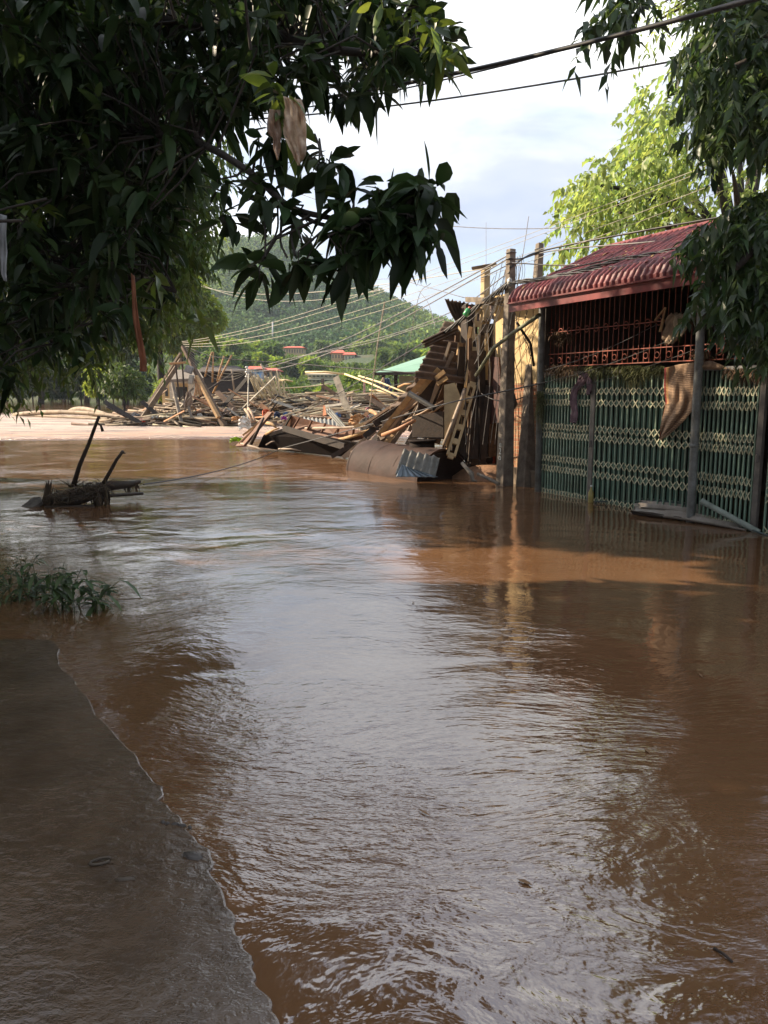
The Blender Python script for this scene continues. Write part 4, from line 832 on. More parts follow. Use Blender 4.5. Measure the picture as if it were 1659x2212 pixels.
# single poles, standing or slung above the heap
bright = mat('bright_bamboo', (0.58, 0.46, 0.24), 0.6, vscale=1, var=.15)
ora = mat('orange_stake', (0.42, 0.24, 0.10), 0.7, vscale=2, col2=(0.27, 0.15, 0.07))
for a, b, r, m, lb in (((443, 814, 41), (458, 760, 41), .05, ora, 'leftmost of the four bamboo stakes standing behind the heap'),
                       ((459, 826, 41), (461, 760, 41), .05, ora, 'straight upright stake second from the left behind the heap'),
                       ((469, 824, 41), (484, 769, 41), .055, ora, 'third stake, leaning right behind the heap'),
                       ((460, 850, 41.5), (501, 767, 41), .055, ora, 'longest leaning stake, rightmost of the four'),
                       ((507, 851, 41), (500, 797, 41), .045, grey_bam, 'grey stake standing alone left of the fanned bundle'),
                       ((576, 812, 41), (563, 786, 41), .06, grey_bam, 'grey stake end sticking up behind the fanned bundle'),
                       ((398, 882, 38), (505, 805, 40.5), .06, dk, 'dark pole slanting up behind the heap towards the stakes'),
                       ((660, 804, 37), (745, 808, 36), .055, bright, 'bright curved bamboo sticking out leftwards over the heap'),
                       ((745, 808, 36), (872, 861, 27), .045, bright, 'bright bamboo running down right to the leaning boards'),
                       ((775, 812, 36), (880, 850, 28), .04, bright, 'second bright bamboo just above the long one'),
                       ((604, 822, 39.5), (632, 824, 39), .05, bright, 'short bright bamboo stub beside the fanned bundle'),
                       ((799, 842, 34), (843, 853, 33), .05, bright, 'short bright bamboo lying in front of the green roof'),
                       ((860, 836, 30), (888, 829, 29), .04, ora, 'orange pole end poking past the rusted sheet'),
                       ((800, 887, 26), (822, 905, 24.5), .07, ora, 'thick stub of peeled log slanting near the leaning boards'),
                       ((529, 884, 29), (545, 912, 28), .05, bamboo, 'split bamboo standing behind the white foam bag'),
                       ((536, 882, 29.2), (551, 910, 28), .05, bamboo, 'second split bamboo behind the white foam bag'),
                       ((815, 846, 45), (828, 817, 45), .07, bamboo, 'light green bamboo prop left under the green roof'),
                       ((829, 846, 45), (828, 815, 45), .07, bamboo, 'upright bamboo prop under the green roof'),
                       ((836, 848, 45), (846, 835, 45), .06, bamboo, 'short crooked bamboo prop under the green roof')):
    a = pt(a); b = pt(b); rodt('bamboo_pole', [a, lerp(a, b, .5) + Vector((0, 0, .05)), b], [r, r * .95, r * .8], m, lb, 'bamboo pole', n=7)
# ---------------------------------------------------------------- fallen utility poles forming an A
def tapered(name, a, b, w0, w1, m, label, cat, group=None):
    mb = MB(); mb.beam(a, b, w0, w0, w1=w1, h1=w1); o = solo(name, mb, m, label, cat, group); md = o.modifiers.new('b', 'BEVEL'); md.width = .01; return o
tapered('fallen_pole', (300, 917, 36.6), (392, 776, 37.6), .26, .17, conc2, 'square concrete pole leaning right, left leg of the fallen A shape', 'pole')
tapered('fallen_pole', (322, 872, 40), (391, 762, 38), .14, .12, conc2, 'thinner grey pole leaning alongside the left leg', 'pole')
tapered('fallen_pole', (486, 922, 35.2), (394, 748, 37.4), .24, .15, mat('dark_brown_pole', (0.11, 0.075, 0.05), 0.85, var=.35), 'dark pole leaning left, right leg of the fallen A shape', 'pole')
tapered('timber_plank', (472, 902, 35.2), (424, 812, 36.2), .17, .14, tan_board, 'pale yellow timber lying along the dark leaning pole', 'plank')
tapered('fallen_pole', (388, 866, 36.4), (379, 784, 36.8), .07, .07, dk, 'thin dark post hanging inside the fallen A, left one', 'post')
tapered('fallen_pole', (400, 882, 36.3), (393, 772, 36.9), .07, .07, dk, 'thin dark post hanging inside the fallen A, middle one', 'post')
tapered('grey_post', (392, 914, 35.6), (372, 826, 36.6), .16, .12, mat('grey_wood', (0.19, 0.165, 0.135), 0.85, var=.35), 'grey post leaning in front of the little shelter', 'post')
tapered('grey_post', (415, 905, 35.8), (405, 872, 36.2), .1, .1, MATS['grey_wood'], 'short grey post end under the hanging cloth', 'post')
tapered('cross_bar', (366, 786, 36.8), (402, 783, 36.8), .11, .09, ora, 'short orange cross bar near the top of the fallen A', 'bar')
tapered('grey_post', (380, 872, 36.5), (418, 838, 36.6), .09, .09, MATS['grey_wood'], 'grey brace running up right inside the fallen A', 'post')
mb = MB(); mb.box(at(408, 798, 36.4), (.34, .26, .34), Matrix.Rotation(.35, 3, 'Y')); mb.box(at(408, 798, 36.22), (.24, .1, .24), Matrix.Rotation(.35, 3, 'Y')); solo('meter_box', mb, mat('pale_box', (0.20, 0.21, 0.22), .5), 'grey electric box hanging by the top of the dark leaning pole', 'electric box')
mb = MB(); mb.box(at(413, 820, 36.2), (.2, .2, .42), Matrix.Rotation(.2, 3, 'Y')); mb.box(at(413, 820, 36.08), (.13, .05, .3), Matrix.Rotation(.2, 3, 'Y')); solo('meter_box', mb, mat('white_box', (0.32, 0.32, 0.29), .5), 'small pale meter box below the grey electric box', 'electric box')
def hang_cloth(name, X, Y, d, w_, h_, m, label, cat, seed, gather=.35, n=14):
    rr = random.Random(seed); c = at(X, Y, d); vs = []
    for j in range(n):
        t = j / (n - 1); wd = w_ * lerp(gather, 1, min(1, t * 1.6)) * (1 - .55 * max(0, t - .6) / .4)
        for i in range(n):
            u = i / (n - 1) - .5; vs.append((c.x + u * wd + .12 * w_ * math.sin(3 * t + seed), c.y + .12 * w_ * math.sin(u * 14 + 2 * t + seed) , c.z - h_ * t * (1 - .12 * math.sin(u * 7 + seed)) ))
    mb = MB(); mb.add(vs, [(j * n + i, j * n + i + 1, (j + 1) * n + i + 1, (j + 1) * n + i) for j in range(n - 1) for i in range(n - 1)], True)
    o = solo(name, mb, m, label, cat); md = o.modifiers.new('s', 'SOLIDIFY'); md.thickness = .004; return o
hang_cloth('pale_cloth', 404, 846, 36.1, .5, .75, mat('dirty_cloth', (0.24, 0.19, 0.15), .9), 'muddy brown grey cloth hanging inside the fallen A', 'cloth', 1)
for k in range(7):
    X = 421 + 3.2 * k; rodt('dry_straw', [(X, 818 + 2 * k, 36.3), (X + 2, 838, 36.2), (X - 2 + k, 858 - 3 * (k % 3), 36.2)], .025, mat('dry_straw', (0.38, 0.19, 0.09), .9), 'dry orange straw strand hanging on the dark leaning pole', 'straw', n=4, group='straw on the leaning pole')
# small shelter behind
def wbox(mb, X0, X1, Yt, Yb, d, dep):
    a = at(X0, Yb, d); b = at(X1, Yt, d); mb.box(((a.x + b.x) / 2, d + dep / 2, (a.z + b.z) / 2), (abs(b.x - a.x), dep, b.z - a.z))
sh_ = empty('flooded_shelter', (at(395, 860, 50).x, 50, 0), 'little cream shelter with a grey roof behind the fallen poles', 'shelter')
mb = MB(); wbox(mb, 368, 377, 822, 885, 48.4, .3); wbox(mb, 408, 418, 822, 885, 48.4, .3); wbox(mb, 366, 420, 819, 828, 48.3, .35); mb.ob('column', mat('pale_plaster', (0.50, 0.45, 0.35), .8), parent=sh_)
mb = MB(); wbox(mb, 352, 420, 822, 900, 50, 2.2); mb.ob('wall', cream, parent=sh_)
mb = MB(); wbox(mb, 379, 404, 836, 885, 49.95, .3); wbox(mb, 357, 362, 838, 856, 49.95, .3); mb.ob('doorway', mat('door_dark', (0.03, 0.035, 0.035), .6), parent=sh_)
mb = MB(); a, b, c, d = at(362, 820, 48), at(440, 816, 48), at(428, 797, 52), at(374, 799, 52); mb.slab([a, b, c, d], .18); mb.ob('roof', mat('grey_brown_roof', (0.16, 0.135, 0.11), .85), parent=sh_)
sb = empty('dark_shed', (at(490, 840, 54).x, 54, 0), 'dark brown low shed with a sloping roof behind the stakes', 'shed')
mb = MB(); mb.slab([at(432, 856, 53), at(560, 858, 53), at(556, 820, 53), at(520, 800, 54), at(436, 802, 54)], .2); wbox(mb, 432, 560, 825, 880, 54, 5); mb.ob('wall', mat('dark_shed_wall', (0.035, 0.026, 0.022), .9), parent=sb)
mb = MB(); mb.slab([at(425, 803, 53.5), at(524, 800, 53.5), at(564, 826, 52.5), at(560, 812, 57), at(512, 790, 60), at(440, 790, 60)], .1); mb.ob('roof', mat('shed_roof', (0.075, 0.06, 0.05), .8), parent=sb)
# green roofed hall on the right
gh = empty('green_roof_hall', (at(940, 830, 62).x, 62, 0), 'open hall under a pale green metal roof beyond the heap', 'hall')
mb = MB(); a = at(806, 806, 58); b = at(1100, 800, 58); c = at(1060, 752, 66); d = at(925, 766, 66); mb.slab([a, b, c, d], .12); mb.slab([at(806, 806, 58), at(925, 766, 66), at(840, 800, 76)], .1); mb.ob('roof', mat('green_metal_roof', (0.20, 0.36, 0.25), .5, vscale=.3, var=.12), parent=gh)
mb = MB(); mb.beam(at(806, 807.5, 58), at(1100, 802, 58), .15, .22); mb.ob('eave_beam', dk, parent=gh)
for X in (855, 906, 960, 828): mb = MB(); mb.beam((X, 870, 60), (X, 806, 60), .28, .28); mb.ob('hall_post', dk, parent=gh)
mb = MB(); wbox(mb, 862, 1100, 812, 850, 70, .4); mb.ob('rear_wall', mat('tan_wall', (0.33, 0.24, 0.16), .9, vscale=.8, col2=(0.2, .2, .08)), parent=gh)
hang_cloth('hanging_shirt', 837, 817, 56, .9, 1.3, mat('navy_cloth', 0), 'dark blue garment hanging under the green roof', 'garment', 4, gather=.5)
tapered('distant_post', (698, 850, 70), (697, 818, 70), .3, .25, conc2, 'short post standing on the far bank right of the cream block', 'post')
tapered('distant_post', (787, 850, 64), (787, 814, 64), .2, .16, mat('red_white_post', (0.5, 0.3, 0.26), .7), 'thin reddish post left of the green roof', 'post')
# ---------------------------------------------------------------- buildings on the far slope
roof_r = mat('red_tile_roof', (0.55, 0.12, 0.07), .7, vscale=.2, var=.15)
win_m = mat('dark_window', (0.05, 0.07, 0.09), .2)
def far_house(name, X0, X1, Yt, Yb, d, wallm, roofm, label, rows_, cols, rh=9, band=False, depth=9):
    a = at(X0, Yb, d); b = at(X1, Yt, d); t = empty(name, ((a.x + b.x) / 2, d, a.z), label, 'building'); H = b.z - a.z; Wd = b.x - a.x
    mb = MB(); mb.box(((a.x + b.x) / 2, d + depth / 2, (a.z + b.z) / 2 - 2), (Wd, depth, H + 4)); wl = mb.ob('wall', wallm, parent=t)
    for r in range(rows_):
        z = a.z + H * (r + .5) / rows_
        for c in range(cols):
            x = a.x + Wd * (c + .5) / cols; mb = MB(); mb.box((x, d - .02, z), (Wd / cols * .42, .25, H / rows_ * .5)); wn = mb.ob('window', win_m, parent=t)
            mb = MB(); mb.box((x, d - .12, z - H / rows_ * .28), (Wd / cols * .55, .3, .15)); mb.box((x, d - .17, z), (.08, .12, H / rows_ * .5)); mb.ob('window_frame', wallm, parent=wn)
        if band: mb = MB(); mb.box(((a.x + b.x) / 2, d - .5, a.z + H * (r + 1) / rows_ - .15), (Wd, 1.0, .22)); mb.ob('balcony_slab', wallm, parent=t)
    hr = rh / FOC * d; o_ = .7; x0, x1, y0, y1 = a.x - o_, b.x + o_, d - o_, d + depth + o_; rx = min(Wd * .25, depth * .5)
    mb = MB(); mb.add([(x0, y0, b.z), (x1, y0, b.z), (x1, y1, b.z), (x0, y1, b.z), (x0 + rx, (y0 + y1) / 2, b.z + hr), (x1 - rx, (y0 + y1) / 2, b.z + hr)], [(0, 1, 5, 4), (1, 2, 5), (2, 3, 4, 5), (3, 0, 4), (3, 2, 1, 0)]); mb.box(((x0 + x1) / 2, d + depth / 2, b.z - .1), (x1 - x0 - .1, y1 - y0 - .1, .2)); mb.ob('roof', roofm, parent=t)
    return t
far_house('blue_house', 532, 562, 797, 820, 190, mat('blue_wall', (0.30, 0.45, 0.72), .8, vscale=.3, var=.1), roof_r, 'small blue house with a red roof behind the pole heap', 2, 3, rh=7)
far_house('red_roof_annex', 562, 596, 800, 818, 196, mat('tan_far_wall', (0.45, 0.34, 0.22), .8, vscale=.3, var=.15), roof_r, 'low red roofed annex on the right of the blue house', 1, 3, rh=6)
far_house('cream_block', 665, 727, 808, 828, 170, mat('far_cream', (0.72, 0.66, 0.50), .8, vscale=.3, var=.1), mat('pale_far_roof', (0.60, 0.45, 0.33), .8, var=.1), 'two storey cream block with balconies and a pale flat roof', 2, 7, rh=3, band=True)
far_house('hillside_school', 612, 656, 751, 766, 330, mat('far_yellow', (0.50, 0.38, 0.22), .8, vscale=.3, var=.1), roof_r, 'long red roofed yellow building highest among the trees on the slope', 1, 8, rh=4)
far_house('hillside_house', 716, 742, 762, 778, 285, MATS['far_yellow'], roof_r, 'red roofed orange house left of the pair under the hill', 1, 4, rh=7)
far_house('hillside_house', 744, 766, 766, 782, 280, MATS['far_cream'], roof_r, 'red roofed cream house right of the pair under the hill', 1, 3, rh=6)
far_house('hillside_house', 776, 806, 770, 780, 300, MATS['far_cream'], mat('far_pink_roof', (0.5, .3, .2), .8), 'low pale house farthest right on the slope near the green roof', 1, 4, rh=4)
def mast(X, Yt, Yb, d, wd, label):
    a = at(X, Yb, d); b = at(X, Yt, d); mb = MB()
    for sx in (-1, 1):
        for sy in (-1, 1): mb.beam(a + Vector((sx * wd, sy * wd, 0)), b + Vector((sx * wd * .2, sy * wd * .2, 0)), wd * .18, wd * .18)
    for k in range(7):
        t = k / 7; ww = wd * (1 - .8 * t); c0 = lerp(a, b, t); c1 = lerp(a, b, t + 1 / 7); mb.beam(c0 + Vector((-ww, -ww, 0)), c1 + Vector((ww * .85, -ww, 0)), wd * .1, wd * .1); mb.beam(c0 + Vector((ww, -ww, 0)), c1 + Vector((-ww * .85, -ww, 0)), wd * .1, wd * .1)
    for t in (.8, .92): c = lerp(a, b, t); mb.beam(c - Vector((wd * 1.6, 0, 0)), c + Vector((wd * 1.6, 0, 0)), wd * .15, wd * .15)
    return solo('pylon', mb, mat('pylon_grey', (0.4, .42, .45), .6), label, 'pylon')
mast(596, 508, 545, 715, 2.6, 'faint lattice pylon on the summit of the hill, left one')
mast(613, 515, 545, 725, 1.8, 'smaller faint pylon right of the first on the hill summit')
rodt('relay_mast', [at(589, 742, 380), at(589, 695, 380)], .35, mat('pylon_grey', 0), 'thin pale mast standing in the trees on the slope', 'mast')
# ---------------------------------------------------------------- raft of drift debris, left
bark = mat('wet_bark', (0.060, 0.042, 0.028), .6, vscale=12, col2=(0.03, .022, .016), bump=.008, bscale=30)
raft = empty('debris_raft', gnd(160, 1080), 'dark raft of tangled driftwood floating at the left with two sticks standing in it', 'driftwood raft')
dR = 10.9
mb = MB(); mb.tube([(84, 1088, 10.7), (140, 1078, 10.9), (190, 1062, 11.1), (230, 1050, 11.2), (282, 1046, 11.3), (303, 1040, 11.4)], [.05, .075, .085, .08, .05, .025], 9)
mb.tube([(96, 1098, 10.5), (150, 1096, 10.6), (205, 1094, 10.6)], [.035, .03, .03], 7); mb.tube([(150, 1080, 10.8), (215, 1072, 10.8), (310, 1066, 11.0)], [.03, .028, .022], 7)
mb.tube([(120, 1086, 10.8), (170, 1080, 10.7), (232, 1062, 11.0)], [.06, .07, .05], 8)
mb.ob('log', bark, parent=raft)
mb = MB(); mb.tube([(158, 1050, 10.9), (172, 1005, 10.9), (192, 958, 10.85), (206, 920, 10.8), (214, 899, 10.8)], [.038, .032, .027, .024, .022], 8); mb.tube([(210, 914, 10.8), (218, 919, 10.8), (222, 932, 10.8)], [.014, .016, .022], 6); mb.ob('standing_stick', bark, parent=raft)
mb = MB(); mb.tube([(222, 1046, 11.1), (236, 1022, 11.1), (252, 993, 11.1), (266, 974, 11.1)], [.03, .028, .024, .022], 8); mb.tube([(264, 979, 11.1), (271, 979, 11.1)], .012, 6); mb.ob('standing_stick', bark, parent=raft)
mb = MB(); mb.slab([(33, 1106, 10.5), (46, 1112, 10.4), (90, 1084, 10.6), (86, 1073, 10.7), (72, 1074, 10.7), (42, 1096, 10.6)], .05)
mb.ob('broken_board', mat('wet_board', (0.13, .115, .10), .5, vscale=10, var=.4), parent=raft)
mb = MB(); rr_ = random.Random(4)
for k in range(420):
    t = rr_.random(); c = at(lerp(95, 235, t), lerp(1092, 1062, t) + rr_.uniform(-20, 9), 10.8 + rr_.uniform(-.25, .3)); c.z = max(c.z, .0)
    d = Vector((rr_.gauss(0, 1), rr_.gauss(0, .6), rr_.gauss(0, .4))).normalized() * rr_.uniform(.05, .22); mb.tube([c, c + d * .5 + Vector((0, 0, .03)), c + d], [.006, .006, .003], 4, cap=False)
for k in range(46):
    c = at(lerp(198, 234, rr_.random()), 1068 + rr_.uniform(-12, 4), 10.7 + rr_.uniform(-.1, .2)); mb.tube([c, c + Vector((rr_.uniform(-.03, .03), 0, -.10)), Vector((c.x, c.y, -.02))], [.012, .012, .008], 4, cap=False)
mb.ob('tangled_roots', mat('wet_roots', (0.075, .052, .03), .7, island=.5), parent=raft); mb = MB()
for k in range(50):
    c = at(lerp(262, 304, rr_.random()), 1046 + rr_.uniform(-4, 3), 11.3); mb.tube([c, c + Vector((rr_.uniform(-.05, .05), 0, -rr_.uniform(.04, .16)))], .005, 4, cap=False)
mb.ob('hanging_fringe', mat('wet_roots', 0), parent=raft); mb = MB()
for k in range(16):
    c = at(155 + rr_.uniform(-8, 12), 1052, 10.9); mb.tube([c, c + Vector((rr_.gauss(0, .12), rr_.gauss(0, .05), rr_.uniform(.02, .16)))], [.008, .003], 4, cap=False)
mb.ob('root_spikes', mat('wet_roots', 0), parent=raft)
mb = MB()
for k in range(26):
    c = at(100 + rr_.uniform(-6, 6), 1078 + rr_.uniform(-6, 6), 10.7); mb.tube([c, c + Vector((.05 + rr_.gauss(0, .03), 0, rr_.uniform(.1, .3)))], [.02, .004], 4, cap=False)
mb.ob('grass_tuft', mat('wet_roots', 0), parent=raft)
# ---------------------------------------------------------------- plants standing in the water, left foreground
plant_leaf = mat('plant_leaf', (0.060, 0.10, 0.038), .4, vscale=10, var=.3, island=.4, trans=.25)
def plant(X, Y, n, hgt, spread, label, seed, L=.17):
    rr = random.Random(seed); g = gnd(X, Y); t = empty('water_plant', g, label, 'plant'); st = MB(); lf = MB()
    for k in range(n):
        b = g + Vector((rr.gauss(0, spread * .5), rr.gauss(0, spread * .35), -.05)); hd = Vector((rr.gauss(0, .35), rr.gauss(0, .25), 1)).normalized() * hgt * rr.uniform(.45, 1.1)
        P = [b, b + hd * .5 + Vector((0, 0, .02)), b + hd + Vector((rr.gauss(0, .03), 0, -.02))]; st.tube(P, [.005, .004, .002], 5)
        for j in range(6):
            q = rr.uniform(.3, 1.0); p = lerp(P[0], P[1], q * 2) if q < .5 else lerp(P[1], P[2], q * 2 - 1)
            a = rr.uniform(0, 6.28); d = Vector((math.cos(a), math.sin(a) * .8, rr.uniform(-.3, .9))); lf.leaf(p, d, L * rr.uniform(.6, 1.2), L * .25, rr.uniform(.2, .8))
    st.ob('stem', mat('plant_stem', (0.06, .075, .03), .6), parent=t); lf.ob('foliage', plant_leaf, parent=t)
plant(160, 1318, 15, .40, .17, 'leafy green weed clump standing in the brown water, nearest the slab', 1)
plant(88, 1290, 9, .36, .14, 'sparser weed clump just left of the leafy one', 2, L=.15)
plant(45, 1262, 9, .34, .2, 'low weeds at the left edge of the photo above the slab', 3, L=.11)
plant(8, 1300, 9, .25, .12, 'small weed cut by the left edge of the photo', 6, L=.10)
plant(1062, 1028, 14, .34, .18, 'small leafy green plant at the foot of the concrete poles', 4, L=.14)
plant(910, 935, 6, .3, .10, 'thin green weed caught near the top of the brown tank', 5, L=.10)
rodt('driftwood_branch', [(998, 1000, 13.2), (1008, 1012, 13.1), (1018, 1022, 13.0), (1022, 1038, 12.9), (1030, 1040, 12.9)], [.03, .035, .045, .03, .02], mat('grey_wood', 0), 'pale crooked branch in the water right of the tank', 'branch')
rodt('fallen_pole', [(1032, 1024, 13.1), (1058, 1035, 12.8), (1078, 1046, 12.6)], .028, mat('grey_wood', 0), 'thin grey pole lying in the water at the foot of the tall pole', 'pole')
# ================================================================ THINGS ON AND BY THE GATE
# woven mat draped over the gate
def mat_weave():
    m = bpy.data.materials.new('woven_mat'); m.use_nodes = True; t = m.node_tree; b = t.nodes['Principled BSDF']; L = t.links
    uv = N_(t, 'ShaderNodeUVMap'); mp = N_(t, 'ShaderNodeMapping'); mp.inputs['Scale'].default_value = (62, 26, 1); L.new(uv.outputs[0], mp.inputs[0])
    w1 = N_(t, 'ShaderNodeTexWave', wave_type='BANDS', bands_direction='X'); w1.inputs['Scale'].default_value = .32; w1.inputs['Distortion'].default_value = .6; L.new(mp.outputs[0], w1.inputs[0])
    w2 = N_(t, 'ShaderNodeTexWave', wave_type='BANDS', bands_direction='Y'); w2.inputs['Scale'].default_value = .62; w2.inputs['Distortion'].default_value = .6; L.new(mp.outputs[0], w2.inputs[0])
    ml = N_(t, 'ShaderNodeMath', operation='MULTIPLY_ADD'); ml.inputs[1].default_value = .45; L.new(w1.outputs['Fac'], ml.inputs[0]); m2 = N_(t, 'ShaderNodeMath', operation='MULTIPLY'); m2.inputs[1].default_value = .6; L.new(w2.outputs['Fac'], m2.inputs[0]); L.new(m2.outputs[0], ml.inputs[2])
    rp = N_(t, 'ShaderNodeValToRGB'); rp.color_ramp.elements[0].color = (0.14, .08, .046, 1); rp.color_ramp.elements[1].color = (0.54, .36, .23, 1); rp.color_ramp.elements[1].position = .8; L.new(ml.outputs[0], rp.inputs[0])
    sx = N_(t, 'ShaderNodeSeparateXYZ'); L.new(uv.outputs[0], sx.inputs[0]); cr_ = N_(t, 'ShaderNodeValToRGB', ); e = cr_.color_ramp.elements; cr_.color_ramp.interpolation = 'CONSTANT'
    e[0].position = 0; e[0].color = (0.28, .05, .04, 1); e[1].position = .05; e[1].color = (0.50, .27, .12, 1); q = e.new(.12); q.color = (1, 1, 1, 1); L.new(sx.outputs[0], cr_.inputs[0])
    gt = N_(t, 'ShaderNodeMath', operation='LESS_THAN'); gt.inputs[1].default_value = .12; L.new(sx.outputs[0], gt.inputs[0])
    mx = N_(t, 'ShaderNodeMix', data_type='RGBA'); L.new(gt.outputs[0], mx.inputs[0]); L.new(rp.outputs[0], mx.inputs[6]); L.new(cr_.outputs[0], mx.inputs[7]); L.new(mx.outputs[2], b.inputs['Base Color']); b.inputs['Roughness'].default_value = .9
    bp = N_(t, 'ShaderNodeBump'); bp.inputs['Distance'].default_value = .006; L.new(ml.outputs[0], bp.inputs['Height']); L.new(bp.outputs[0], b.inputs['Normal']); return m
# rows: (left point, right point) down the hanging mat, photo positions on the gate plane
ROW = [((1437, 795), (1512, 783)), ((1436, 812), (1511, 800)), ((1435, 832), (1510, 828)), ((1436, 850), (1508, 850)), ((1439, 868), (1504, 868)), ((1436, 885), (1498, 884)), ((1431, 905), (1484, 903)), ((1427, 925), (1462, 925)), ((1425, 940), (1442, 941)), ((1424, 949), (1430, 950))]
def uvmesh(name, grid, uvs, m, label, cat, th=.008):
    nj, ni = len(grid), len(grid[0]); mb = MB(); mb.add([p for r in grid for p in r], [(j * ni + i, j * ni + i + 1, (j + 1) * ni + i + 1, (j + 1) * ni + i) for j in range(nj - 1) for i in range(ni - 1)], True)
    o = solo(name, mb, m, label, cat); ul = o.data.uv_layers.new(name='UVMap')
    for poly in o.data.polygons:
        for li in poly.loop_indices: v = o.data.loops[li].vertex_index; ul.data[li].uv = uvs[v // ni][v % ni]
    md = o.modifiers.new('s', 'SOLIDIFY'); md.thickness = th; return o
grid = []; uvs = []; NI = 40; NJ = 60
zr = ZT + .03
for j in range(NJ + 1):
    t = j / NJ * (len(ROW) - 1); k = min(int(t), len(ROW) - 2); f = t - k; (a, b), (c, d) = ROW[k], ROW[k + 1]
    l = (lerp(a[0], c[0], f), lerp(a[1], c[1], f)); r = (lerp(b[0], d[0], f), lerp(b[1], d[1], f)); row = []; ur = []
    for i in range(NI + 1):
        u = i / NI; v = j / NJ
        X = lerp(l[0], r[0], u); Y = lerp(l[1], r[1], u) - 3 * math.sin(u * math.pi) * (1 - v)
        fold = .030 * math.sin(u * 9 - v * 5 + 1.2) * (1 - .3 * v) + .018 * math.sin(u * 17 + v * 9) + .05 * math.exp(-((u - .45 - .25 * v) / .09) ** 2) * (v > .12) * min(1, (v - .1) * 5) * (v < .62) + .035 * (v > .45) * math.sin(min(1, (v - .45) * 8) * math.pi / 2)
        row.append(onp(X, Y, .10 + fold)); ur.append((u if v < .5 else lerp(.13, 1, u) if u > .02 else u, v))
    grid.append(row); uvs.append(ur)
wv = mat_weave()
uvmesh('woven_mat', grid, uvs, wv, 'tan woven mat draped over the top of the green gate, pointed end hanging down', 'mat')
grid = []; uvs = []
for j in range(15):
    v = j / 14; row = []; ur = []
    for i in range(25):
        u = i / 24; X = lerp(1508, 1572, u); top = 796 - 19 * math.sin(min(1, u * 2.2) * math.pi / 2) * (1 - u ** 2) ; row.append(onp(X, lerp(top, 797 + 0 * u, v), .09 + .07 * math.sin(v * math.pi) * (1 - u) + .01 * math.sin(u * 20))); ur.append((.2 + .7 * u, v * .4))
    grid.append(row); uvs.append(ur)
uvmesh('woven_mat', grid, uvs, wv, 'bunched end of woven mat resting on the gate rail right of the pipe', 'mat')
# mauve rag at the left panel
def rag_on_gate(name, pts, m, label, o=.09, cat='rag'):
    P = curve_pts([onp(X, Y, o) for X, Y, w_ in pts], 4); Wd = np.interp(np.linspace(0, 1, len(P)), np.linspace(0, 1, len(pts)), [w_ for *_, w_ in pts]); vs = []; n = 12
    for j, p in enumerate(P):
        for i in range(n):
            u = i / (n - 1) - .5; vs.append(p + GD * (u * Wd[j] * .0075) + GN * (.02 * math.sin(u * 13 + j * .8) + .01 * math.sin(u * 29 + j * .3)) + Vector((0, 0, .012 * math.sin(i * 2.2 + j))))
    mb = MB(); mb.add(vs, [(j * n + i, j * n + i + 1, (j + 1) * n + i + 1, (j + 1) * n + i) for j in range(len(P) - 1) for i in range(n - 1)], True)
    ob_ = solo(name, mb, m, label, cat); md = ob_.modifiers.new('s', 'SOLIDIFY'); md.thickness = .005; return ob_
rag_on_gate('mauve_rag', [(1268, 806, 18), (1256, 822, 26), (1242, 845, 18), (1240, 880, 17), (1240, 908, 20), (1240, 913, 12)], mat('mauve_cloth', (0.20, 0.13, 0.15), .9), 'mauve rag hanging over the left panel of the green gate')
rag_on_gate('mauve_rag', [(1266, 808, 12), (1272, 822, 14), (1272, 845, 9), (1272, 852, 6)], mat('mauve_cloth', 0), 'short mauve rag end beside the longer hanging rag')
rag_on_gate('torn_sack', [(1462, 676, 22), (1456, 692, 40), (1452, 712, 34), (1447, 732, 30), (1445, 744, 16)], mat('pale_torn_sack', (0.30, 0.22, 0.15), .85), 'torn pale sack caught in the red grille', o=.0, cat='sack')
rag_on_gate('pale_rag', [(1470, 678, 18), (1468, 700, 26), (1468, 718, 22), (1466, 727, 12)], mat('paler_sack', (0.42, 0.34, 0.24), .85), 'paler folded rag over the torn sack in the grille', o=.05)
mb = MB(); mb.beam(onp(1415, 692, 0), onp(1438, 664, .0), .025, .015); mb.beam(onp(1438, 664, 0.01), onp(1425, 717, .01), .025, .015); mb.beam(onp(1434, 690, 0.02), onp(1427, 716, .02), .02, .02); solo('broken_lath', mb, tan_board, 'broken yellow lath jammed in the red grille', 'lath')
# grass and weed wisps snagged along the gate top
rr_ = random.Random(9)
wisp = mat('dry_weed', (0.085, 0.095, 0.035), .8, island=.5, trans=.2); wisp2 = mat('brown_weed', (0.13, 0.085, 0.045), .85, island=.5)
def wisps(X0, X1, Y, n, lng, label, m, o=.07, seed=0):
    rr = random.Random(seed); mb = MB(); leafV = []
    for k in range(n):
        X = rr.gauss((X0 + X1) / 2, (X1 - X0) / 4); p = onp(X, Y + rr.uniform(-6, 5), o + rr.uniform(0, .03)); d = Vector((rr.gauss(0, .25), 0, -1)); ln = lng * rr.uniform(.3, 1.2)
        q = p + GD * rr.gauss(0, .05) + Vector((0, 0, -ln * .5)); mb.tube([p, q, q + GD * rr.gauss(0, .05) + Vector((0, 0, -ln * .5))], [.004, .003, .001], 3, cap=False)
        for j in range(3): mb.leaf(lerp(p, q, rr.random()), Vector((rr.gauss(0, 1), rr.gauss(0, .5), rr.uniform(-1, .3))), .05 * rr.uniform(.6, 1.5), .014, .5)
    return solo('snagged_weed', mb, m, label, 'weed')
wisps(1175, 1250, 792, 120, .22, 'weeds snagged at the far left end of the gate top', wisp2, seed=1)
wisps(1250, 1330, 795, 90, .20, 'green weeds snagged over the divider of the gate', wisp, seed=2)
wisps(1335, 1400, 795, 210, .26, 'thick green weeds hanging over the middle of the gate top', wisp, seed=3)
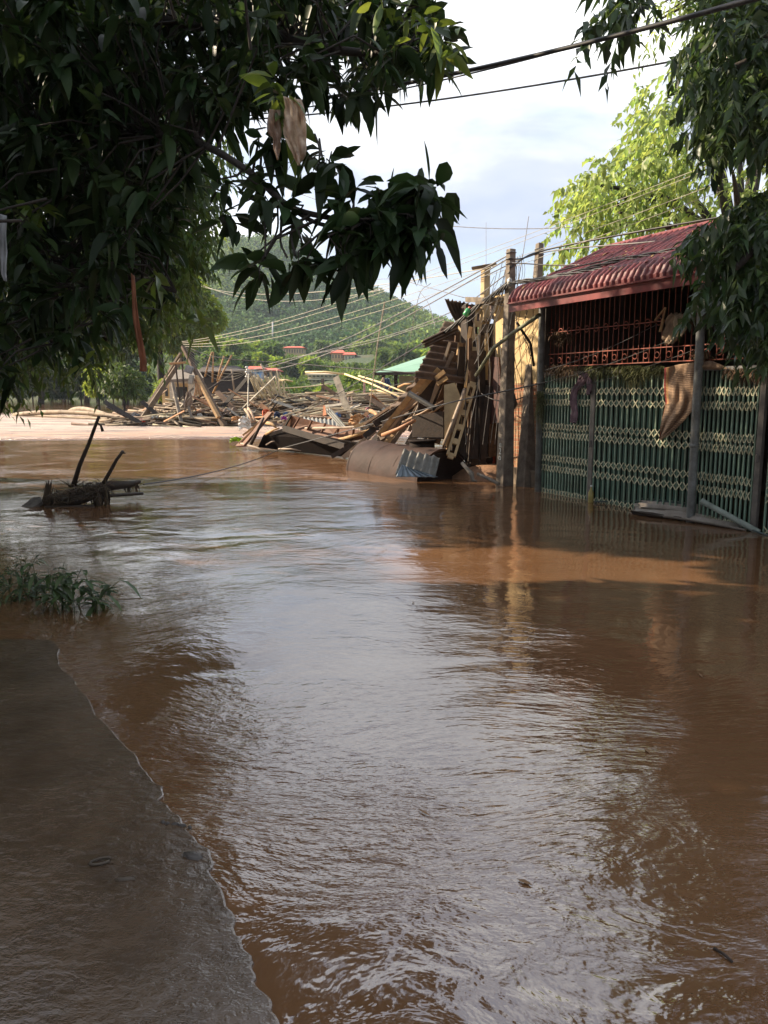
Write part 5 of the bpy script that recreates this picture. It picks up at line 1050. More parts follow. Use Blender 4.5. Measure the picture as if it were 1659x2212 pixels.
wisps(1400, 1440, 795, 60, .16, 'sparse weeds left of the draped mat', wisp, seed=4)
wisps(1570, 1659, 800, 130, .16, 'brown weeds on the gate top right of the mat', wisp2, seed=5)
wisps(1180, 1235, 722, 90, .20, 'brown weeds snagged in the upper ring row of the grille', wisp2, o=-.05, seed=6)
wisps(1495, 1530, 764, 40, .10, 'tangle of weeds in the lower ring row behind the pipe', wisp2, o=-.05, seed=7)
wisps(1480, 1516, 690, 40, .10, 'tangle of weeds in the upper ring row behind the pipe', wisp2, o=-.05, seed=8)
wisps(1158, 1176, 850, 70, .5, 'long green grass strands stuck on the corner pipe', wisp, o=.13, seed=9)
# yellow bottle standing at the divider
def bottle(c, h, r, m, mcap, label):
    t = empty('bottle', c, label, 'bottle'); mb = MB(); mb.tube([c, c + Vector((0, 0, .01)), c + Vector((0, 0, h * .6)), c + Vector((0, 0, h * .78)), c + Vector((0, 0, h * .92))], [r * .8, r, r, r * .4, r * .36], 12); mb.ob('bottle_body', m, parent=t)
    mb = MB(); mb.tube([c + Vector((0, 0, h * .92)), c + Vector((0, 0, h))], r * .42, 10); mb.ob('cap', mcap, parent=t)
c = onp(1276, 1080, .12); bottle(Vector((c.x, c.y, -.02)), .27, .04, mat('yellow_bottle', (0.33, .27, .09), .35), mat('white_cap', (.7, .7, .68), .4), 'small yellow bottle standing in the water at the gate divider')
# bottle caught in the wires at the top of the wreck
t = empty('bottle', at(925, 670, 14.6), 'green plastic bottle with a red top dangling in the wires above the wreck', 'bottle')
a = at(1004, 682, 14.3); b = at(1016, 664, 14.3); dd = b - a; t.location = a
mb = MB(); mb.tube([a, a + dd * .1, a + dd * .7, a + dd * .85], [.04, .055, .055, .03], 10); mb.ob('bottle_body', mat('green_bottle', (0.06, .30, .12), .3), parent=t); mb = MB(); mb.tube([a + dd * .8, b], .034, 10); mb.ob('cap', mat('red_cap', (.55, .1, .05), .4), parent=t)
# sheets, pipe and hose at the foot of the gate
fc = mat('floating_cement_sheet', (0.30, 0.27, 0.235), .6, vscale=4, col2=(0.19, .155, .125), bump=.003)
def water_sheet(q, nw, amp, label, z=.03, m=fc, th=.012, name='roofing_sheet'):
    P = [gnd(X, Y, zz) for X, Y, zz in q]; mb = MB(); mb.patch(*P, nw * 8, 8, off=lambda u, v: amp * math.sin(u * nw * 6.283) + .02 * math.sin(v * 3.1), th=th, jag=.03, rng=rgj); return solo(name, mb, m, label, 'roofing sheet')
water_sheet(((1375, 1084, .07), (1366, 1106, .03), (1606, 1142, .03), (1592, 1116, .07)), 4, .026, 'grey corrugated sheet floating flat before the green gate')
water_sheet(((1390, 1078, .14), (1380, 1094, .08), (1566, 1118, .08), (1552, 1100, .16)), 3, .026, 'upper corrugated sheet resting on the floating one at the gate')
mb = MB(); mb.slab([gnd(1362, 1106, .035), gnd(1440, 1112, .03), (gnd(1430, 1118, .02)), gnd(1366, 1110, .01)], .02); mb.tube([gnd(1414, 1108, .04), gnd(1472, 1120, .03)], .018, 8); solo('driftwood', mb, dk, 'dark slat floating at the near edge of the grey sheets', 'slat')
pa = onp(1515, 1082, .3); pb = gnd(1640, 1150, .0); mb = MB(); mb.tube([pa, pb], .035, 12, cap=False); mb.tube([pa, pa + (pb - pa) * .04], .043, 12, cap=False); mb.tube([pa, pb], .029, 12, cap=False); solo('plastic_pipe', mb, mat('grey_green_pipe', (0.27, .31, .27), .4), 'grey green plastic pipe sloping into the water by the gate', 'pipe')
rodt('black_hose', curve_pts([gnd(1284, 1084, .02), gnd(1340, 1083, .06), gnd(1420, 1082, .16), gnd(1490, 1092, .16), gnd(1560, 1116, .08), gnd(1620, 1142, .03), gnd(1662, 1158, 0)], 6), .011, mat('hose_dark', (0.05, .075, .075), .4), 'thin dark hose arching over the floating sheets', 'hose', n=6)
rodt('floating_twig', [gnd(1542, 2048, .004), gnd(1565, 2062, .008), gnd(1582, 2078, .004)], .004, dk, 'short dark twig floating alone in the near water at the lower right', 'twig', n=6)
rl_ = random.Random(2); mb = MB()
for k in range(260):
    s = rl_.uniform(SE + .1, SE + 5.2); t = rl_.random(); j = t * (len(prof) - 6) + 4; j0 = int(j); o_, z_ = lerp(prof[j0][0], prof[min(j0 + 1, len(prof) - 1)][0], j - j0), lerp(prof[j0][1], prof[min(j0 + 1, len(prof) - 1)][1], j - j0)
    mb.leaf(G(s, o_, z_ + .04), GD * rl_.uniform(-1, 1) + GN * rl_.uniform(-.5, 1) + Vector((0, 0, -.3)), rl_.uniform(.05, .12), rl_.uniform(.02, .04), .15)
tag(mb.ob('leaf_litter', mat('leaf_litter', (0.16, 0.10, 0.04), .8, island=.6)), kind='stuff', label='dead leaves scattered over the red roof', cat='leaves')
for k in range(9):
    c = gnd(rl_.uniform(640, 1600), 1160 + 1000 * rl_.random() ** 1.4, .004); a = rl_.uniform(0, 6.3); mb = MB(); mb.leaf(c, Vector((math.cos(a), math.sin(a), .03)), rl_.uniform(.025, .07), rl_.uniform(.008, .02), .02); solo('floating_leaf', mb, MATS['leaf_litter'], 'small dead leaf floating on the brown water', 'leaf', 'dead leaves floating on the water')
# ================================================================ WIRES
wire_b = mat('black_wire', (0.028, .026, .025), .5); wire_g = mat('grey_wire', (0.17, .16, .15), .5); wire_y = mat('pale_wire', (0.36, .33, .26), .6)
def wire(a, b, sag, r, m, label, n=22, mid=(), grp=None):
    P = [pt(a)] + [pt(x) for x in mid] + [pt(b)]
    if len(P) > 2: Q = curve_pts(P, 8)
    else: Q = [lerp(P[0], P[1], k / n) - Vector((0, 0, 4 * sag * (k / n) * (1 - k / n))) for k in range(n + 1)]
    mb = MB(); mb.tube(Q, [lerp(r[0], r[1], i / (len(Q) - 1)) for i in range(len(Q))] if isinstance(r, tuple) else r, 5, cap=False); return solo('overhead_wire', mb, m, label, 'wire', grp)
wire((400, 245, 9.0), (1760, -38, 4.4), .12, .016, wire_b, 'thickest black cable crossing high over the street into the right tree')
wire((420, 262, 9.02), (1760, -48, 4.42), .12, .006, wire_b, 'thin cable strung beside the thickest black one')
wire((480, 262, 11), (1640, 96, 7.5), .10, .0105, wire_b, 'second cable under the thick one, running into the right tree')
wire((620, 408, 26), (1420, 474, 17), .6, .010, wire_g, 'faint level wire crossing the sky halfway down')
LJ = (393, 738, 37.4)
wire(LJ, (1560, 345, 9.5), .35, (.011, .0038), wire_y, 'highest of the pale wires rising from the fallen poles to the right')
wire((394, 741, 37.4), (1540, 362, 9.6), .4, (.010, .0036), wire_y, 'pale wire just below the highest one')
wire((396, 744, 37.3), (1560, 392, 9.7), .5, (.011, .0038), wire_y, 'third pale wire rising from the fallen poles')
wire((400, 748, 37.2), (1560, 412, 9.8), .55, (.010, .0036), wire_y, 'fourth pale wire rising from the fallen poles')
INS = (535, 800, 36.5)
wire(INS, (1102, 549, 12.95), .35, .012, wire_g, 'upper grey wire from the insulators to the tall pole top')
wire((536, 802, 36.5), (1102, 556, 12.95), .5, .012, wire_g, 'second grey wire from the insulators to the tall pole top')
wire((620, 776, 34), (1100, 588, 12.9), .35, .010, wire_g, 'grey wire reaching the tall pole below its binding', mid=((808, 733, 24), (970, 676, 16)))
wire((540, 801, 36), (960, 690, 16), .2, .010, wire_g, 'pale wire sagging low across the hill to the wreck', mid=((619, 776, 33), (780, 745, 25)))
wire((598, 922, 30), (1103, 604, 12.8), .4, .013, wire_b, 'thick dark cable climbing from the heap to the tall pole', mid=((700, 868, 25), (820, 797, 20), (960, 712, 16)))
wire((400, 748, 37.3), (900, 806, 30), .5, .020, wire_b, 'black cable sagging from the fallen poles across the far bank', mid=((470, 772, 36), (640, 786, 34)))
wire((690, 860, 30), (900, 822, 22), .5, .008, wire_b, 'thin black wire above the long layered poles', mid=((760, 850, 28),))
for k in range(5): wire((400 + k * 2, 750 + 5 * k, 37.2), (535, 799 + k, 36.6), .25 + .12 * k, .010, wire_y, ('pale slack wire from the fallen pole to the insulators, number %s from the top' % ('first', 'second', 'third', 'fourth', 'fifth')[k]).replace('number ', ''))
wire((390, 590, 60), (860, 618, 30), 1.2, .012, wire_y, 'pale wire crossing the hill below its summit')
wire((390, 600, 60), (1060, 578, 14.5), .8, .010, wire_y, 'faint wire from the left trees to the plank-topped column')
wire((780, 606, 28), (1120, 668, 13.5), .2, .008, wire_g, 'loose wire looping down to the roof wreck', mid=((850, 603, 24), (940, 625, 18), (1000, 642, 15)))
wire((1100, 560, 12.9), (1166, 543, 13.4), .04, .012, wire_b, 'short dark cable tying the tall pole to the leaning pole')
wire((1102, 578, 12.9), (1640, 455, 10.2), .1, .016, wire_b, 'dark cable from the leaning pole rising across the bright tree', mid=((1166, 543, 13.3), (1380, 500, 11.6)))
wire((1040, 600, 14.2), (1640, 500, 10.2), .1, .011, wire_g, 'grey cable under it crossing the bright tree lower down', mid=((1166, 547, 13.3), (1390, 524, 11.6)))
wire((1106, 568, 12.9), (1560, 540, 10.3), .1, .010, wire_g, 'thin level wire skimming the roof ridge', mid=((1250, 572, 12.2),))
wire((1050, 300 + 180, 20), (1050, 650, 15), .0, .006, wire_g, 'slim vertical wire passing the plank-topped column')
wire((1142, 468, 16), (1118, 616, 12.8), .05, .008, wire_g, 'slanting thin wire right of the tall pole top')
wire((831, 652, 24), (799, 878, 28), .0, .022, wire_y, 'pale rope slanting down in front of the hill', mid=((815, 748, 26),))
wire((537, 808, 36.4), (534, 925, 34), .0, .03, wire_y, 'pale cord hanging from the insulators to the heap')
wire((870, 780, 24), (930, 612, 16), .2, .007, wire_g, 'loose thin wire curling up from the green roof', mid=((885, 735, 22), (905, 640, 18)))
wire((940, 705, 15), (905, 628, 16.5), .1, .006, wire_g, 'thin curl of wire dangling above the hanging sheet', mid=((925, 655, 16),))
wire((310, 1046, 11.4), (610, 968, 19.8), .12, .011, wire_b, 'mooring cable running from the raft to the brown wreck')
wire((610, 968, 19.8), (1180, 826, 12.0), .12, .012, wire_b, 'dark cable running low from the wreck to the brick wall', mid=((790, 920, 16.5), (960, 873, 13.6), (1100, 843, 12.5)))
wire((1040, 850, 13.6), (1130, 858, 12.8), .1, .010, wire_b, 'short sagging cable across the brick wall')
# twisted bundle lying on the red roof
def bundle(P, r, k, label, m=wire_b):
    Q = curve_pts(P, 10); mb = MB()
    for j in range(k):
        ph = 2 * math.pi * j / k; mb.tube([q + Vector((math.cos(ph + i * .5) * r * .7, math.sin(ph + i * .5) * r * .5, math.sin(ph + i * .5) * r)) for i, q in enumerate(Q)], r * .55, 5, cap=False)
    return solo('cable_bundle', mb, m, label, 'cable bundle')
bundle([onp(1100, 612, .5), onp(1160, 604, .38), onp(1240, 588, .3), onp(1334, 563, .02), onp(1430, 545, -.05), onp(1540, 522, -.05), onp(1640, 500, -.05)], .022, 3, 'twisted black cable bundle lying along the top of the red roof')
bundle([onp(1120, 607, .46), onp(1180, 601, .36), onp(1260, 588, .34), onp(1334, 578, .33), onp(1430, 566, .36), onp(1530, 553, .36), onp(1640, 538, .36)], .020, 3, 'lower twisted cable bundle along the bend of the red roof')
wire(onp(1200, 586, .2), onp(1480, 520, -.6), .0, .012, wire_b, 'single dark cable lying on the upper slope of the red roof', mid=(onp(1334, 556, -.3),))
bundle([(1103, 612, 12.8), (1075, 632, 13.2), (1040, 655, 14.0), (985, 700, 14.6), (930, 740, 15.2)], .03, 4, 'bundle of dark cables leaving the tall pole down to the wreck')
rw = random.Random(31)
for k in range(9):
    X = rw.uniform(1108, 1152); Y = rw.uniform(650, 760); X2 = X + rw.uniform(-26, 26); Y2 = Y + rw.uniform(60, 190)
    wire((X, Y, 12.9), (min(X2, 1158), Y2, 12.8), .0, .005, wire_b, 'thin loose wire tangled before the cream and brick wall', mid=((X + rw.uniform(-14, 14), (Y + Y2) / 2, 12.75),), grp='loose wires before the cream wall')
for k in range(14):
    X = rw.uniform(1060, 1100); Y = rw.uniform(560, 640); wire((X, Y, 13.1), (X - rw.uniform(10, 70), Y + rw.uniform(40, 150), 13.9), .1, .005, wire_g, 'thin loose wire fanning left from the tall pole', grp='loose wires fanning from the tall pole')
for k in range(8):
    X = rw.uniform(1108, 1160); wire((X, 545 + 3 * k, 13.1), (X - 12 + k, 660, 13.2), .0, .004, wire_g, 'thin loose wire dangling between the two pole tops', mid=((X + 6, 590, 13.1),), grp='loose wires between the pole tops')
for k in range(6):
    X = 1010 + 14 * k; wire((X, 690 + 8 * k, 13.8), (X + rw.uniform(-25, 10), 960, 13.6), .0, .006, wire_g if k % 2 else wire_b, 'loose wire hanging down over the leaning timbers', mid=((X + rw.uniform(-10, 14), 820, 13.6),), grp='loose wires over the leaning timbers')
for k in range(3): wire(onp(1175, 800 + 26 * k, .2), onp(1420 + 60 * k, 700 + 20 * k, .02), .06, .005, wire_b, ('upper', 'middle', 'lower')[k] + ' thin wire slanting across the grille')
mb = MB()
for k in range(5): c = at(533 + 2 * (k % 2), 796 + 5 * k, 36.5); mb.tube([c, c + Vector((0, 0, .05)), c + Vector((0, 0, .1))], [.05, .09, .05], 8)
solo('insulator_string', mb, mat('pale_insulator', 0), 'cluster of insulators hanging where the slack wires meet', 'insulator')
# ================================================================ TREES
rt = np.random.default_rng(77); rk = random.Random(5)
STREAK = [gnd(a, b) for a, b in ((800, 1184), (1150, 1178), (1580, 1216), (1600, 1268), (1300, 1262), (1150, 1268), (840, 1262))]; STREAK = [(p.x, p.y) for p in STREAK]
def sun_gap(p):
    """leave a gap in the crowns where the sun reaches the water between two shadows"""
    q = Vector(p) - SUN * (p[2] / SUN.z); return inpoly(q.x, q.y, STREAK)
bark_m = mat('mango_bark', (0.040, 0.031, 0.024), .85, vscale=14, col2=(0.02, .016, .013), bump=.01, bscale=35)
mango_leaf = mat('mango_leaf', (0.027, 0.050, 0.016), .42, vscale=3, col2=(0.015, .031, .011), island=.6, trans=.2, spec=.2)
def whorl(C, nl, L, rng, outs):
    """rosette of drooping blades at a twig end"""
    n = nl * len(C); idx = np.repeat(np.arange(len(C)), nl); a = rng.uniform(0, 2 * np.pi, n); el = rng.normal(-.25, .62, n)
    D = np.stack([np.cos(a) * np.cos(el), np.sin(a) * np.cos(el), np.sin(el)], 1)
    ax = unit(rng.normal(0, 1, (len(C), 3)) * np.array([1, 1, .35]))[idx]; O = C[idx] + D * .015 - ax * (rng.random(n) ** 1.5 * .16)[:, None] + np.stack([np.zeros(n), np.zeros(n), rng.uniform(-.04, .04, n)], 1)
    LL = L * rng.uniform(.45, 1.25, n); outs.append(leaves(O, D, LL, LL * rng.uniform(.29, .42, n), rng.uniform(.05, .85, n) ** 1.3, 4, .6, rng))
MP = [(-60, -60), (840, -60), (868, 5), (930, 20), (975, 55), (965, 105), (930, 120), (912, 150), (880, 175), (835, 195), (800, 205), (760, 215), (700, 225), (672, 175), (640, 165), (600, 190), (560, 225), (500, 240), (450, 265), (410, 330), (385, 410), (370, 500), (365, 600), (340, 650), (300, 700), (240, 730), (140, 735), (70, 760), (20, 805), (-60, 830)]
OP = [(-1500, -1500), (500, -1500), (640, -900), (720, -400), (840, -60), (-60, -60), (-60, 850), (-500, 930), (-1500, 700)]
W = []
def sample(poly, n, d0, d1, test=True, xr=None, yr=None):
    xs_ = [p[0] for p in poly]; ys_ = [p[1] for p in poly]; o = []
    while len(o) < n:
        X = rk.uniform(min(xs_), max(xs_)); Y = rk.uniform(min(ys_), max(ys_))
        if not inpoly(X, Y, poly): continue
        d = rk.uniform(d0, d1); p = at(X, Y, d)
        if p.z < .25: continue
        if test and sun_gap(p): continue
        o.append(p)
    return o
W += sample(MP, 660, 5.0, 9.4); W += sample([(-60, -60), (700, -60), (640, 200), (420, 300), (400, 560), (300, 640), (-60, 700)], 230, 5.6, 9.4)
for p in sample(OP, 460, 3.4, 9.5):
    if p.x > -12: W.append(p)
# edge clusters seen against the sky
near = [(553, 562, 4.1), (560, 590, 4.0), (645, 556, 3.95), (660, 580, 4.0), (745, 545, 3.9), (748, 575, 3.9), (705, 356, 4.1), (716, 340, 4.2), (573, 436, 4.3), (600, 446, 4.25), (618, 452, 4.3), (590, 370, 4.5),
        (760, 470, 4.0), (785, 478, 3.95), (808, 470, 4.0), (826, 486, 3.9), (845, 470, 4.0), (862, 484, 3.95), (880, 476, 3.9), (800, 500, 3.9), (835, 510, 3.9), (868, 506, 3.9), (770, 505, 3.95), (845, 440, 4.1), (862, 450, 4.1), (905, 405, 4.0), (918, 398, 4.0), (894, 418, 4.0), (912, 424, 4.0), (842, 405, 4.1), (828, 425, 4.1), (915, 514, 3.9), (900, 500, 3.9), (890, 445, 4.0), (740, 440, 4.05), (765, 445, 4.1),
        (600, 300, 4.6), (560, 310, 4.6), (470, 400, 4.7), (480, 470, 4.7)]
W += [at(*q) for q in near]
Wn = np.array([tuple(p) for p in W])
outs = []; nM = 890; whorl(Wn[:nM], 13, .185, rt, outs); whorl(Wn[nM:-len(near)], 14, .22, rt, outs); whorl(Wn[-len(near):], 12, .185, rt, outs)
TB = Vector((-5.6, 7.2, -.4)); mango = empty('mango_tree', (TB.x, TB.y, 0), 'big dark mango tree overhanging the water at the left, long drooping leaves', 'tree')
V, F = joinVF(outs); np_mesh('crown', V, F, mango_leaf, mango)
T = TB + Vector((.25, .1, 3.4)); limbs = [
    ([T, at(-60, 400, 6.4), at(100, 322, 6.1), at(240, 292, 5.9), at(400, 300, 5.4), at(527, 363, 4.8), at(619, 442, 4.45), at(700, 468, 4.2), at(780, 478, 4.05), at(857, 462, 3.95), at(905, 415, 4.0)], .036),
    ([T, at(-100, 100, 7.2), at(200, 30, 6.8), at(500, 60, 6.2), at(740, 110, 5.7), at(900, 110, 5.3)], .10),
    ([T, at(50, 560, 6.8), at(230, 590, 6.5), at(380, 630, 6.2)], .06), ([T, at(-20, 700, 6.9), at(120, 740, 6.8)], .05),
    ([T, Vector((-4.6, 5.6, 5.5)), Vector((-2.6, 4.6, 6.6)), Vector((-1.2, 4.4, 6.9))], .09), ([T, Vector((-6.5, 6, 5.5)), Vector((-7.5, 4.6, 7)), Vector((-8.5, 4, 8))], .09),
    ([T, Vector((-5.8, 8.2, 5.5)), Vector((-4.6, 8.8, 7.2)), Vector((-2.6, 8.6, 8.2))], .09), ([T, Vector((-7.5, 8.4, 4.8)), Vector((-9, 9, 6.5))], .08)]
mb = MB(); mb.tube([TB, TB + Vector((.05, 0, 1.2)), TB + Vector((.12, .05, 2.4)), T], [.34, .26, .22, .17], 14)
nodes = []
for P, r in limbs:
    Q = curve_pts(P, 6); mb.tube(Q, [max(.012, r * (1 - k / len(Q)) ** .8) for k in range(len(Q))], 8); nodes += Q[2:]
mb.ob('trunk', bark_m, parent=mango)
NA = np.array([tuple(q) for q in nodes]); tw = MB()
for p in W:
    dd_ = np.linalg.norm(NA - np.array(p), axis=1) + np.maximum(0, p.z * 0); k = int(dd_.argmin()); q = nodes[k]
    if (q - p).length > 1.0: q = p + (q - p).normalized() * rk.uniform(.3, .6)
    m_ = lerp(q, p, .55) + Vector((rk.gauss(0, .06), rk.gauss(0, .06), .10 * (q - p).length)); tw.tube([q, m_, p + Vector((0, 0, .03)), p - Vector((0, 0, .03))], [.009, .007, .004, .003], 4, cap=False)
# long bare twigs with the three hanging bunches
for a, b, c in (((566, 432), (573, 500), (573, 556)), ((600, 450), (598, 500), (566, 560)), ((610, 455), (606, 520), (620, 556)), ((632, 470), (630, 515), (638, 552)), ((628, 462), (645, 500), (658, 545)), ((706, 480), (724, 505), (745, 545)), ((690, 300), (695, 335), (700, 352)), ((680, 290), (690, 320), (690, 350))):
    tw.tube(curve_pts([at(*a, 4.35), at(*b, 4.15), at(*c, 4.0)], 5), .006, 5, cap=False)
tw.tube(curve_pts([at(619, 442, 4.45), at(660, 470, 4.3), at(700, 486, 4.2), at(760, 492, 4.1)], 5), .012, 6)
tw.ob('twigs', bark_m, parent=mango)
yl = np.array([tuple(at(*q)) for q in ((598, 225, 4.3), (610, 240, 4.25), (590, 210, 4.4), (945, 55, 5.0), (958, 82, 5.0), (930, 92, 5.1), (880, 30, 5.2), (840, 8, 5.3), (80, 455, 5.4), (60, 470, 5.4), (205, 790, 5.6), (190, 775, 5.6), (420, 700, 5.8), (330, 600, 5.6))])
outs = []; whorl(yl, 9, .17, rt, outs); V, F = joinVF(outs); np_mesh('young_leaves', V, F, mat('young_mango_leaf', (0.10, 0.15, 0.030), .4, vscale=5, col2=(0.06, .10, .022), island=.4, trans=.35), mango)
# second, small-leaved tree behind the mango
def sprigs(C, D, ln, nl, L, Wd, rng, droop=.4, seg=2):
    n = len(C); k = np.tile(np.linspace(.12, 1, nl), n); idx = np.repeat(np.arange(n), nl); C = C[idx]; D0 = unit(D)[idx]; le = (ln * rng.uniform(.6, 1.3, n))[idx]
    O = C + D0 * (k * le)[:, None] - np.array([0, 0, 1.0]) * (k ** 2 * le * .45)[:, None]
    side = unit(np.cross(D0, np.array([0, 0, 1.0]) + rng.normal(0, .4, D0.shape))) * np.where(np.arange(len(k)) % 2, 1, -1)[:, None]
    DD = D0 * .5 + side + rng.normal(0, .35, D0.shape) - np.array([0, 0, .45]); m = len(k)
    return leaves(O, DD, L * rng.uniform(.6, 1.25, m), Wd * rng.uniform(.7, 1.2, m), rng.uniform(.2, droop + .4, m), seg, .5, rng)
def tree_from(name, label, base, trunk_r, P, leafm, barkm, nl, L, Wd, ln, seed, limb_h=.45, seg=2, ndirs=None, hub=None, lmb=14):
    rng = np.random.default_rng(seed); C = np.array([tuple(p) for p in P]); base = Vector(base); cen = C.mean(0)
    D = unit(C - cen) * .9 + rng.normal(0, .5, C.shape) - np.array([0, 0, .25])
    t = empty(name, base, label, 'tree'); V, F = sprigs(C, D, ln, nl, L, Wd, rng, seg=seg); np_mesh('crown', V, F, leafm, t)
    hub = Vector(hub) if hub is not None else Vector((base.x * .6 + cen[0] * .4, base.y * .6 + cen[1] * .4, base.z + (C[:, 2].max() - base.z) * limb_h))
    mb = MB(); mb.tube([base - Vector((0, 0, .5)), lerp(base, hub, .5) + Vector((trunk_r * .6, 0, 0)), hub], [trunk_r, trunk_r * .8, trunk_r * .6], 10)
    sel = rng.choice(len(C), min(lmb, len(C)), replace=False)
    for i in sel:
        e_ = Vector(C[i]); m_ = lerp(hub, e_, .5) + Vector((0, 0, (e_ - hub).length * .12)); mb.tube(curve_pts([hub, m_, e_], 5), [trunk_r * .45 * (1 - .8 * k / 10) for k in range(11)], 6)
    mb.ob('trunk', barkm, parent=t); return t
rear_leaf = mat('rear_leaf', (0.075, 0.125, 0.028), .55, vscale=.8, col2=(0.030, .06, .016), island=.45, trans=.3)
P = sample([(-300, 120), (250, 150), (420, 250), (500, 330), (450, 420), (430, 520), (395, 600), (350, 690), (290, 740), (200, 760), (60, 800), (-300, 860)], 1500, 12, 15, test=False)
P += sample([(180, 330), (420, 300), (440, 400), (425, 500), (390, 590), (340, 660), (260, 690), (160, 660)], 560, 12.5, 15, test=False)
P += sample([(-1000, -500), (200, -300), (350, 120), (-300, 120), (-300, 860), (-1000, 800)], 500, 12, 15, test=True)
tree_from('broadleaf_tree', 'tree with small leaves standing behind the mango at the left', (-8.3, 14.3, -.3), .3, P, rear_leaf, bark_m, 12, .15, .062, .5, 3, lmb=30)
# right-hand near tree, dark
near_leaf = mat('fig_leaf', (0.045, 0.078, 0.022), .38, vscale=1.5, col2=(0.028, .055, .02), island=.5, trans=.28)
R1 = [(1720, -80), (1540, -80), (1530, -20), (1520, 50), (1500, 110), (1500, 170), (1520, 230), (1530, 280), (1560, 310), (1600, 300), (1660, 280), (1720, 300)]
R2 = [(1720, 370), (1640, 400), (1600, 430), (1560, 462), (1490, 492), (1500, 508), (1560, 510), (1575, 560), (1560, 590), (1520, 615), (1530, 630), (1590, 640), (1610, 690), (1650, 715), (1720, 725)]
P = sample(R1, 330, 5.4, 8.0, test=False); P += sample(R2, 330, 5.6, 7.4, test=False)
P += sample([(1610, 430), (1720, 400), (1720, 700), (1640, 680), (1600, 600)], 150, 6.2, 7.4, test=False); P += sample([(1560, 0), (1720, 0), (1720, 270), (1590, 270), (1545, 120)], 240, 6.2, 8, test=False)
P += sample([(1290, -40), (1310, 10), (1400, 20), (1420, -60)], 14, 5.4, 6.0, test=False); P += [at(1300, 40, 5.5), at(1318, 55, 5.6), at(1345, 60, 5.7), at(1365, 40, 5.6), at(1380, 20, 5.6), at(1292, 72, 5.5), at(1340, 20, 5.6)]
P += sample([(1280, -900), (1340, -120), (1560, -80), (1720, -80), (1720, 720), (2600, 900), (3000, -900)], 620, 4.6, 9, test=False)
tree_from('fig_tree', 'dark leafy tree hanging over the roof at the upper right', (6.6, 6.4, 0), .28, P, near_leaf, bark_m, 11, .115, .052, .24, 4, seg=2, lmb=34)
# right-hand farther tree, sunlit
mid_leaf = mat('bright_leaf', (0.21, 0.29, 0.085), .5, vscale=.5, col2=(0.13, .20, .055), island=.4, trans=.45)
R3 = [(1700, 100), (1470, 130), (1440, 160), (1395, 205), (1368, 230), (1380, 300), (1350, 350), (1300, 365), (1240, 395), (1212, 455), (1215, 520), (1200, 556), (1260, 560), (1380, 555), (1500, 540), (1700, 480)]
P = sample(R3, 430, 16, 23, test=False)
P += sample([(1240, 400), (1380, 300), (1480, 160), (1500, 400), (1400, 470), (1240, 480)], 190, 16, 21, test=False); P += sample([(1700, 100), (2400, 100), (2400, 560), (1700, 480)], 250, 16, 24, test=False)
tree_from('canopy_tree', 'bright sunlit yellow green tree rising behind the red roof', (9.5, 20.5, -.3), .32, P, mid_leaf, bark_m, 12, .18, .11, .7, 6, seg=2, lmb=22, hub=(9.0, 20, 4.6))
# pale sprays at the very top, between the two right trees
P = sample([(1400, -30), (1520, -30), (1510, 60), (1440, 90), (1405, 40)], 34, 12, 14, test=False)
tree_from('slender_tree', 'pale slender branch tips behind the thick cable at the top right', (9.2, 14, 0), .12, P, mid_leaf, bark_m, 8, .12, .045, .45, 8, hub=(8.2, 13.6, 8.5), lmb=12)
# feathery tree over the far left bank
feather = mat('feather_leaf', (0.17, 0.24, 0.045), .7, vscale=.2, col2=(0.12, .17, .04), island=.35, trans=.4)
def stdtree(name, label, X, Ytop, Ybot, d, wpx, leafm, n, L, seed, trunk=.25, flat=1.0, group=None):
    rng = np.random.default_rng(seed); tp = at(X, Ytop, d); g = max(terr(tp.x, d), -.2); wd = wpx / FOC * d; zb_ = at(X, Ybot, d).z; H = tp.z - zb_
    k = 15; C = np.stack([tp.x + rng.uniform(-.5, .5, k) * wd * .75, d + rng.uniform(-.5, .5, k) * wd * .6, zb_ + H * rng.uniform(.12, .86, k)], 1); C[:, 0] = tp.x + (C[:, 0] - tp.x) * (1.15 - .6 * ((C[:, 2] - zb_) / H))
    rad = rng.uniform(.16, .30, k) * max(wd, H * .6)
    t = empty(name, (tp.x, d, g), label, 'tree', group); V, F = cloud(C, rad, n, L, L * .5, flat=.8, seg=1, rng=rng, shell=.5); np_mesh('crown', V, F, leafm, t, smooth=False)
    mb = MB(); b = Vector((tp.x, d, g - .5)); mb.tube([b, b + Vector((trunk * .5, 0, (zb_ - g) * .5)), Vector((tp.x, d, zb_ + H * .6))], [trunk, trunk * .8, trunk * .4], 8)
    for i in range(0, k, 3): mb.tube([Vector((tp.x, d, zb_ + H * .1)), lerp(Vector((tp.x, d, zb_ + H * .2)), Vector(C[i]), .6), Vector(C[i])], [trunk * .45, trunk * .3, trunk * .12], 6)
    mb.ob('trunk', bark_m, parent=t); return t
stdtree('feathery_tree', 'tall feathery light green tree behind the fallen poles', 405, 590, 760, 74, 130, feather, 7000, .55, 31, trunk=.35)
stdtree('feathery_tree', 'feathery tree with a thick grey trunk left of the fallen poles', 332, 560, 770, 62, 150, mat('olive_leaf', (0.10, 0.14, 0.035), .7, vscale=.2, col2=(.06, .09, .03), island=.35, trans=.3), 7000, .5, 32, trunk=.42)
darkl = mat('dark_tree_leaf', (0.045, 0.080, 0.025), .6, vscale=.2, col2=(.03, .055, .02), island=.4, trans=.25)  # darker green leaf for bank, slope and left-side trees
